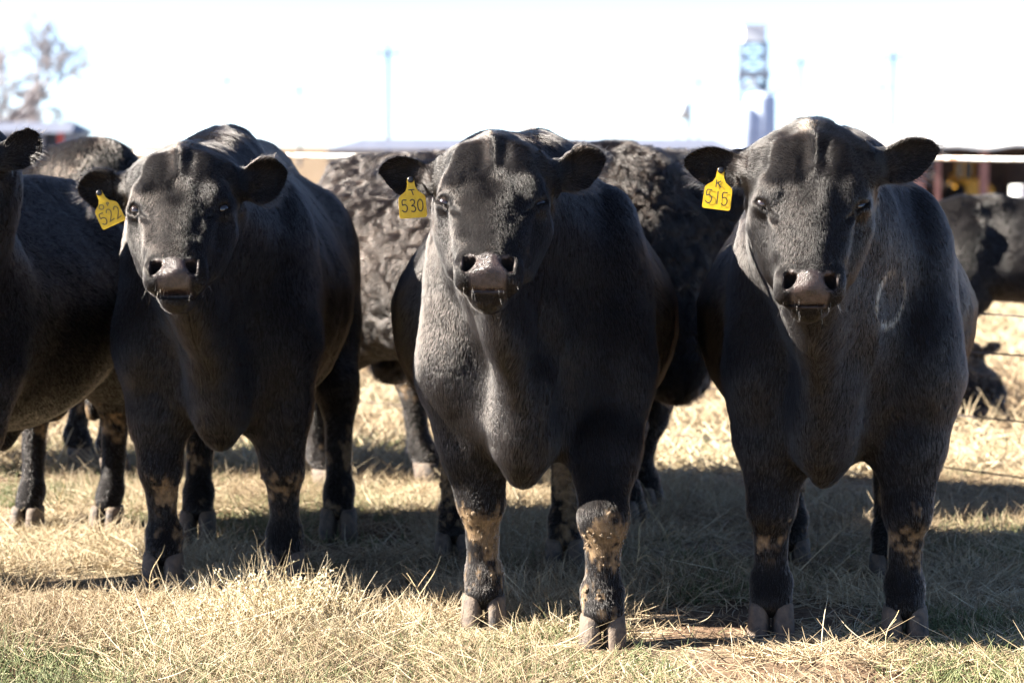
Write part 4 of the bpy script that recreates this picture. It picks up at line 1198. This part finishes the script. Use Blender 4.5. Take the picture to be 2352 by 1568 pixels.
STK = [(612, 6.72, .23, -.12, "tall bent dry stalk standing before the left bull's right foreleg", 1), (330, 6.75, .17, .12, "thin dry stalk against the left bull's near foreleg", 2),
       (938, 6.45, .20, .32, "yellowish leaning grass stalk between the left and middle bulls", 3), (985, 6.4, .17, -.25, "bent grass stalk beside the yellowish leaning one", 4),
       (1462, 7.1, .20, .03, "straight dry stalk in the shade right of the middle bull", 5), (1545, 7.6, .19, -.3, "curved thin stalk in the shade before the curly bull's foreleg", 6),
       (1782, 6.55, .20, -.18, "slanting dry stalk left of the right bull's forelegs", 7), (2045, 6.02, .13, .06, "forked sunlit grass stalk at the front between the right bull's feet", 8),
       (760, 6.62, .13, -.05, "upright dry stem at the right end of the weed tuft", 9), (125, 8.2, .22, .05, "tall thin stalk in the sunlit grass at the left", 10)]
for i, (px, d, h, ln, lb, sd) in enumerate(STK): stalk(px, d, h, ln, lb, sd, branches=3 if i in (2, 7) else 1, tone=.75 if i in (2, 7) else .5)

def weed_tuft(px, d, w, h, n, label, seed):
    rg = np.random.default_rng(seed); x = at(px, d); o = empty("weed_tuft", (x, d, gz(x, d))); tag(o, label, "weed")
    pos = []; rad = []; seeds = []; k = 6; t = np.linspace(0, 1, k)
    for i in range(n):
        b = np.array([rg.normal(0, w * .45), rg.normal(0, .07), 0]); ln = np.array([rg.normal(.1, .6), rg.normal(0, .35), 1.0]); l = h * rg.uniform(.45, 1.05) * math.exp(-(b[0] / w) ** 2 * .8)
        p = b + (nrm(ln)[None, :] * t[:, None] + np.array([rg.normal(0, .25), 0, -.25])[None, :] * (t ** 2)[:, None]) * l
        p[:, 2] = np.maximum(p[:, 2], 0); pos.append(p); rad.append(np.linspace(.0013, .0005, k))
        for j in range(4):
            q0 = p[rg.integers(2, k)]; dd = nrm(rg.normal(0, 1, 3) + np.array([0, 0, .5])) * l * rg.uniform(.15, .4)
            q = q0 + dd[None, :] * t[:, None] + np.array([0, 0, -.01])[None, :] * (t ** 2)[:, None]; pos.append(q); rad.append(np.linspace(.0008, .0004, k))
            for m in range(4): 
                c = q[rg.integers(1, k)]; e = nrm(rg.normal(0, 1, 3)) * rg.uniform(.004, .008); seeds.append([c, c + e * .5, c + e])
    strands("stems", np.array(pos), np.array(rad), M_STALK, o, {"tone": np.clip(rg.normal(.7, .2, len(pos)), 0, 1)})["kind"] = "stuff"
    strands("seed_husks", np.array(seeds), np.tile(np.array([[.0012, .0024, .0009]]), (len(seeds), 1)), M_SEED, o, {"tone": rg.random(len(seeds))})["kind"] = "stuff"
weed_tuft(640, 6.50, .24, .19, 190, "pale seedy weed tuft before the left bull's right forefoot", 5)
weed_tuft(430, 6.35, .16, .09, 60, "low dry weed tuft under the left bull's muzzle", 6)
def straw():
    o = empty("straw_stem", (at(660, 6.42), 6.42, gz(-.6, 6.42))); tag(o, "thick pale straw stem lying across the weed tuft", "straw")
    p = np.array([[[-.075, .0, .075], [-.03, -.01, .065], [.03, -.015, .045], [.085, -.02, .035], [.105, -.02, .045]]])
    strands("stem", p, np.array([[.0022, .0027, .0028, .0026, .002]]), M_STALK, o, {"tone": np.array([1.0])})
straw()
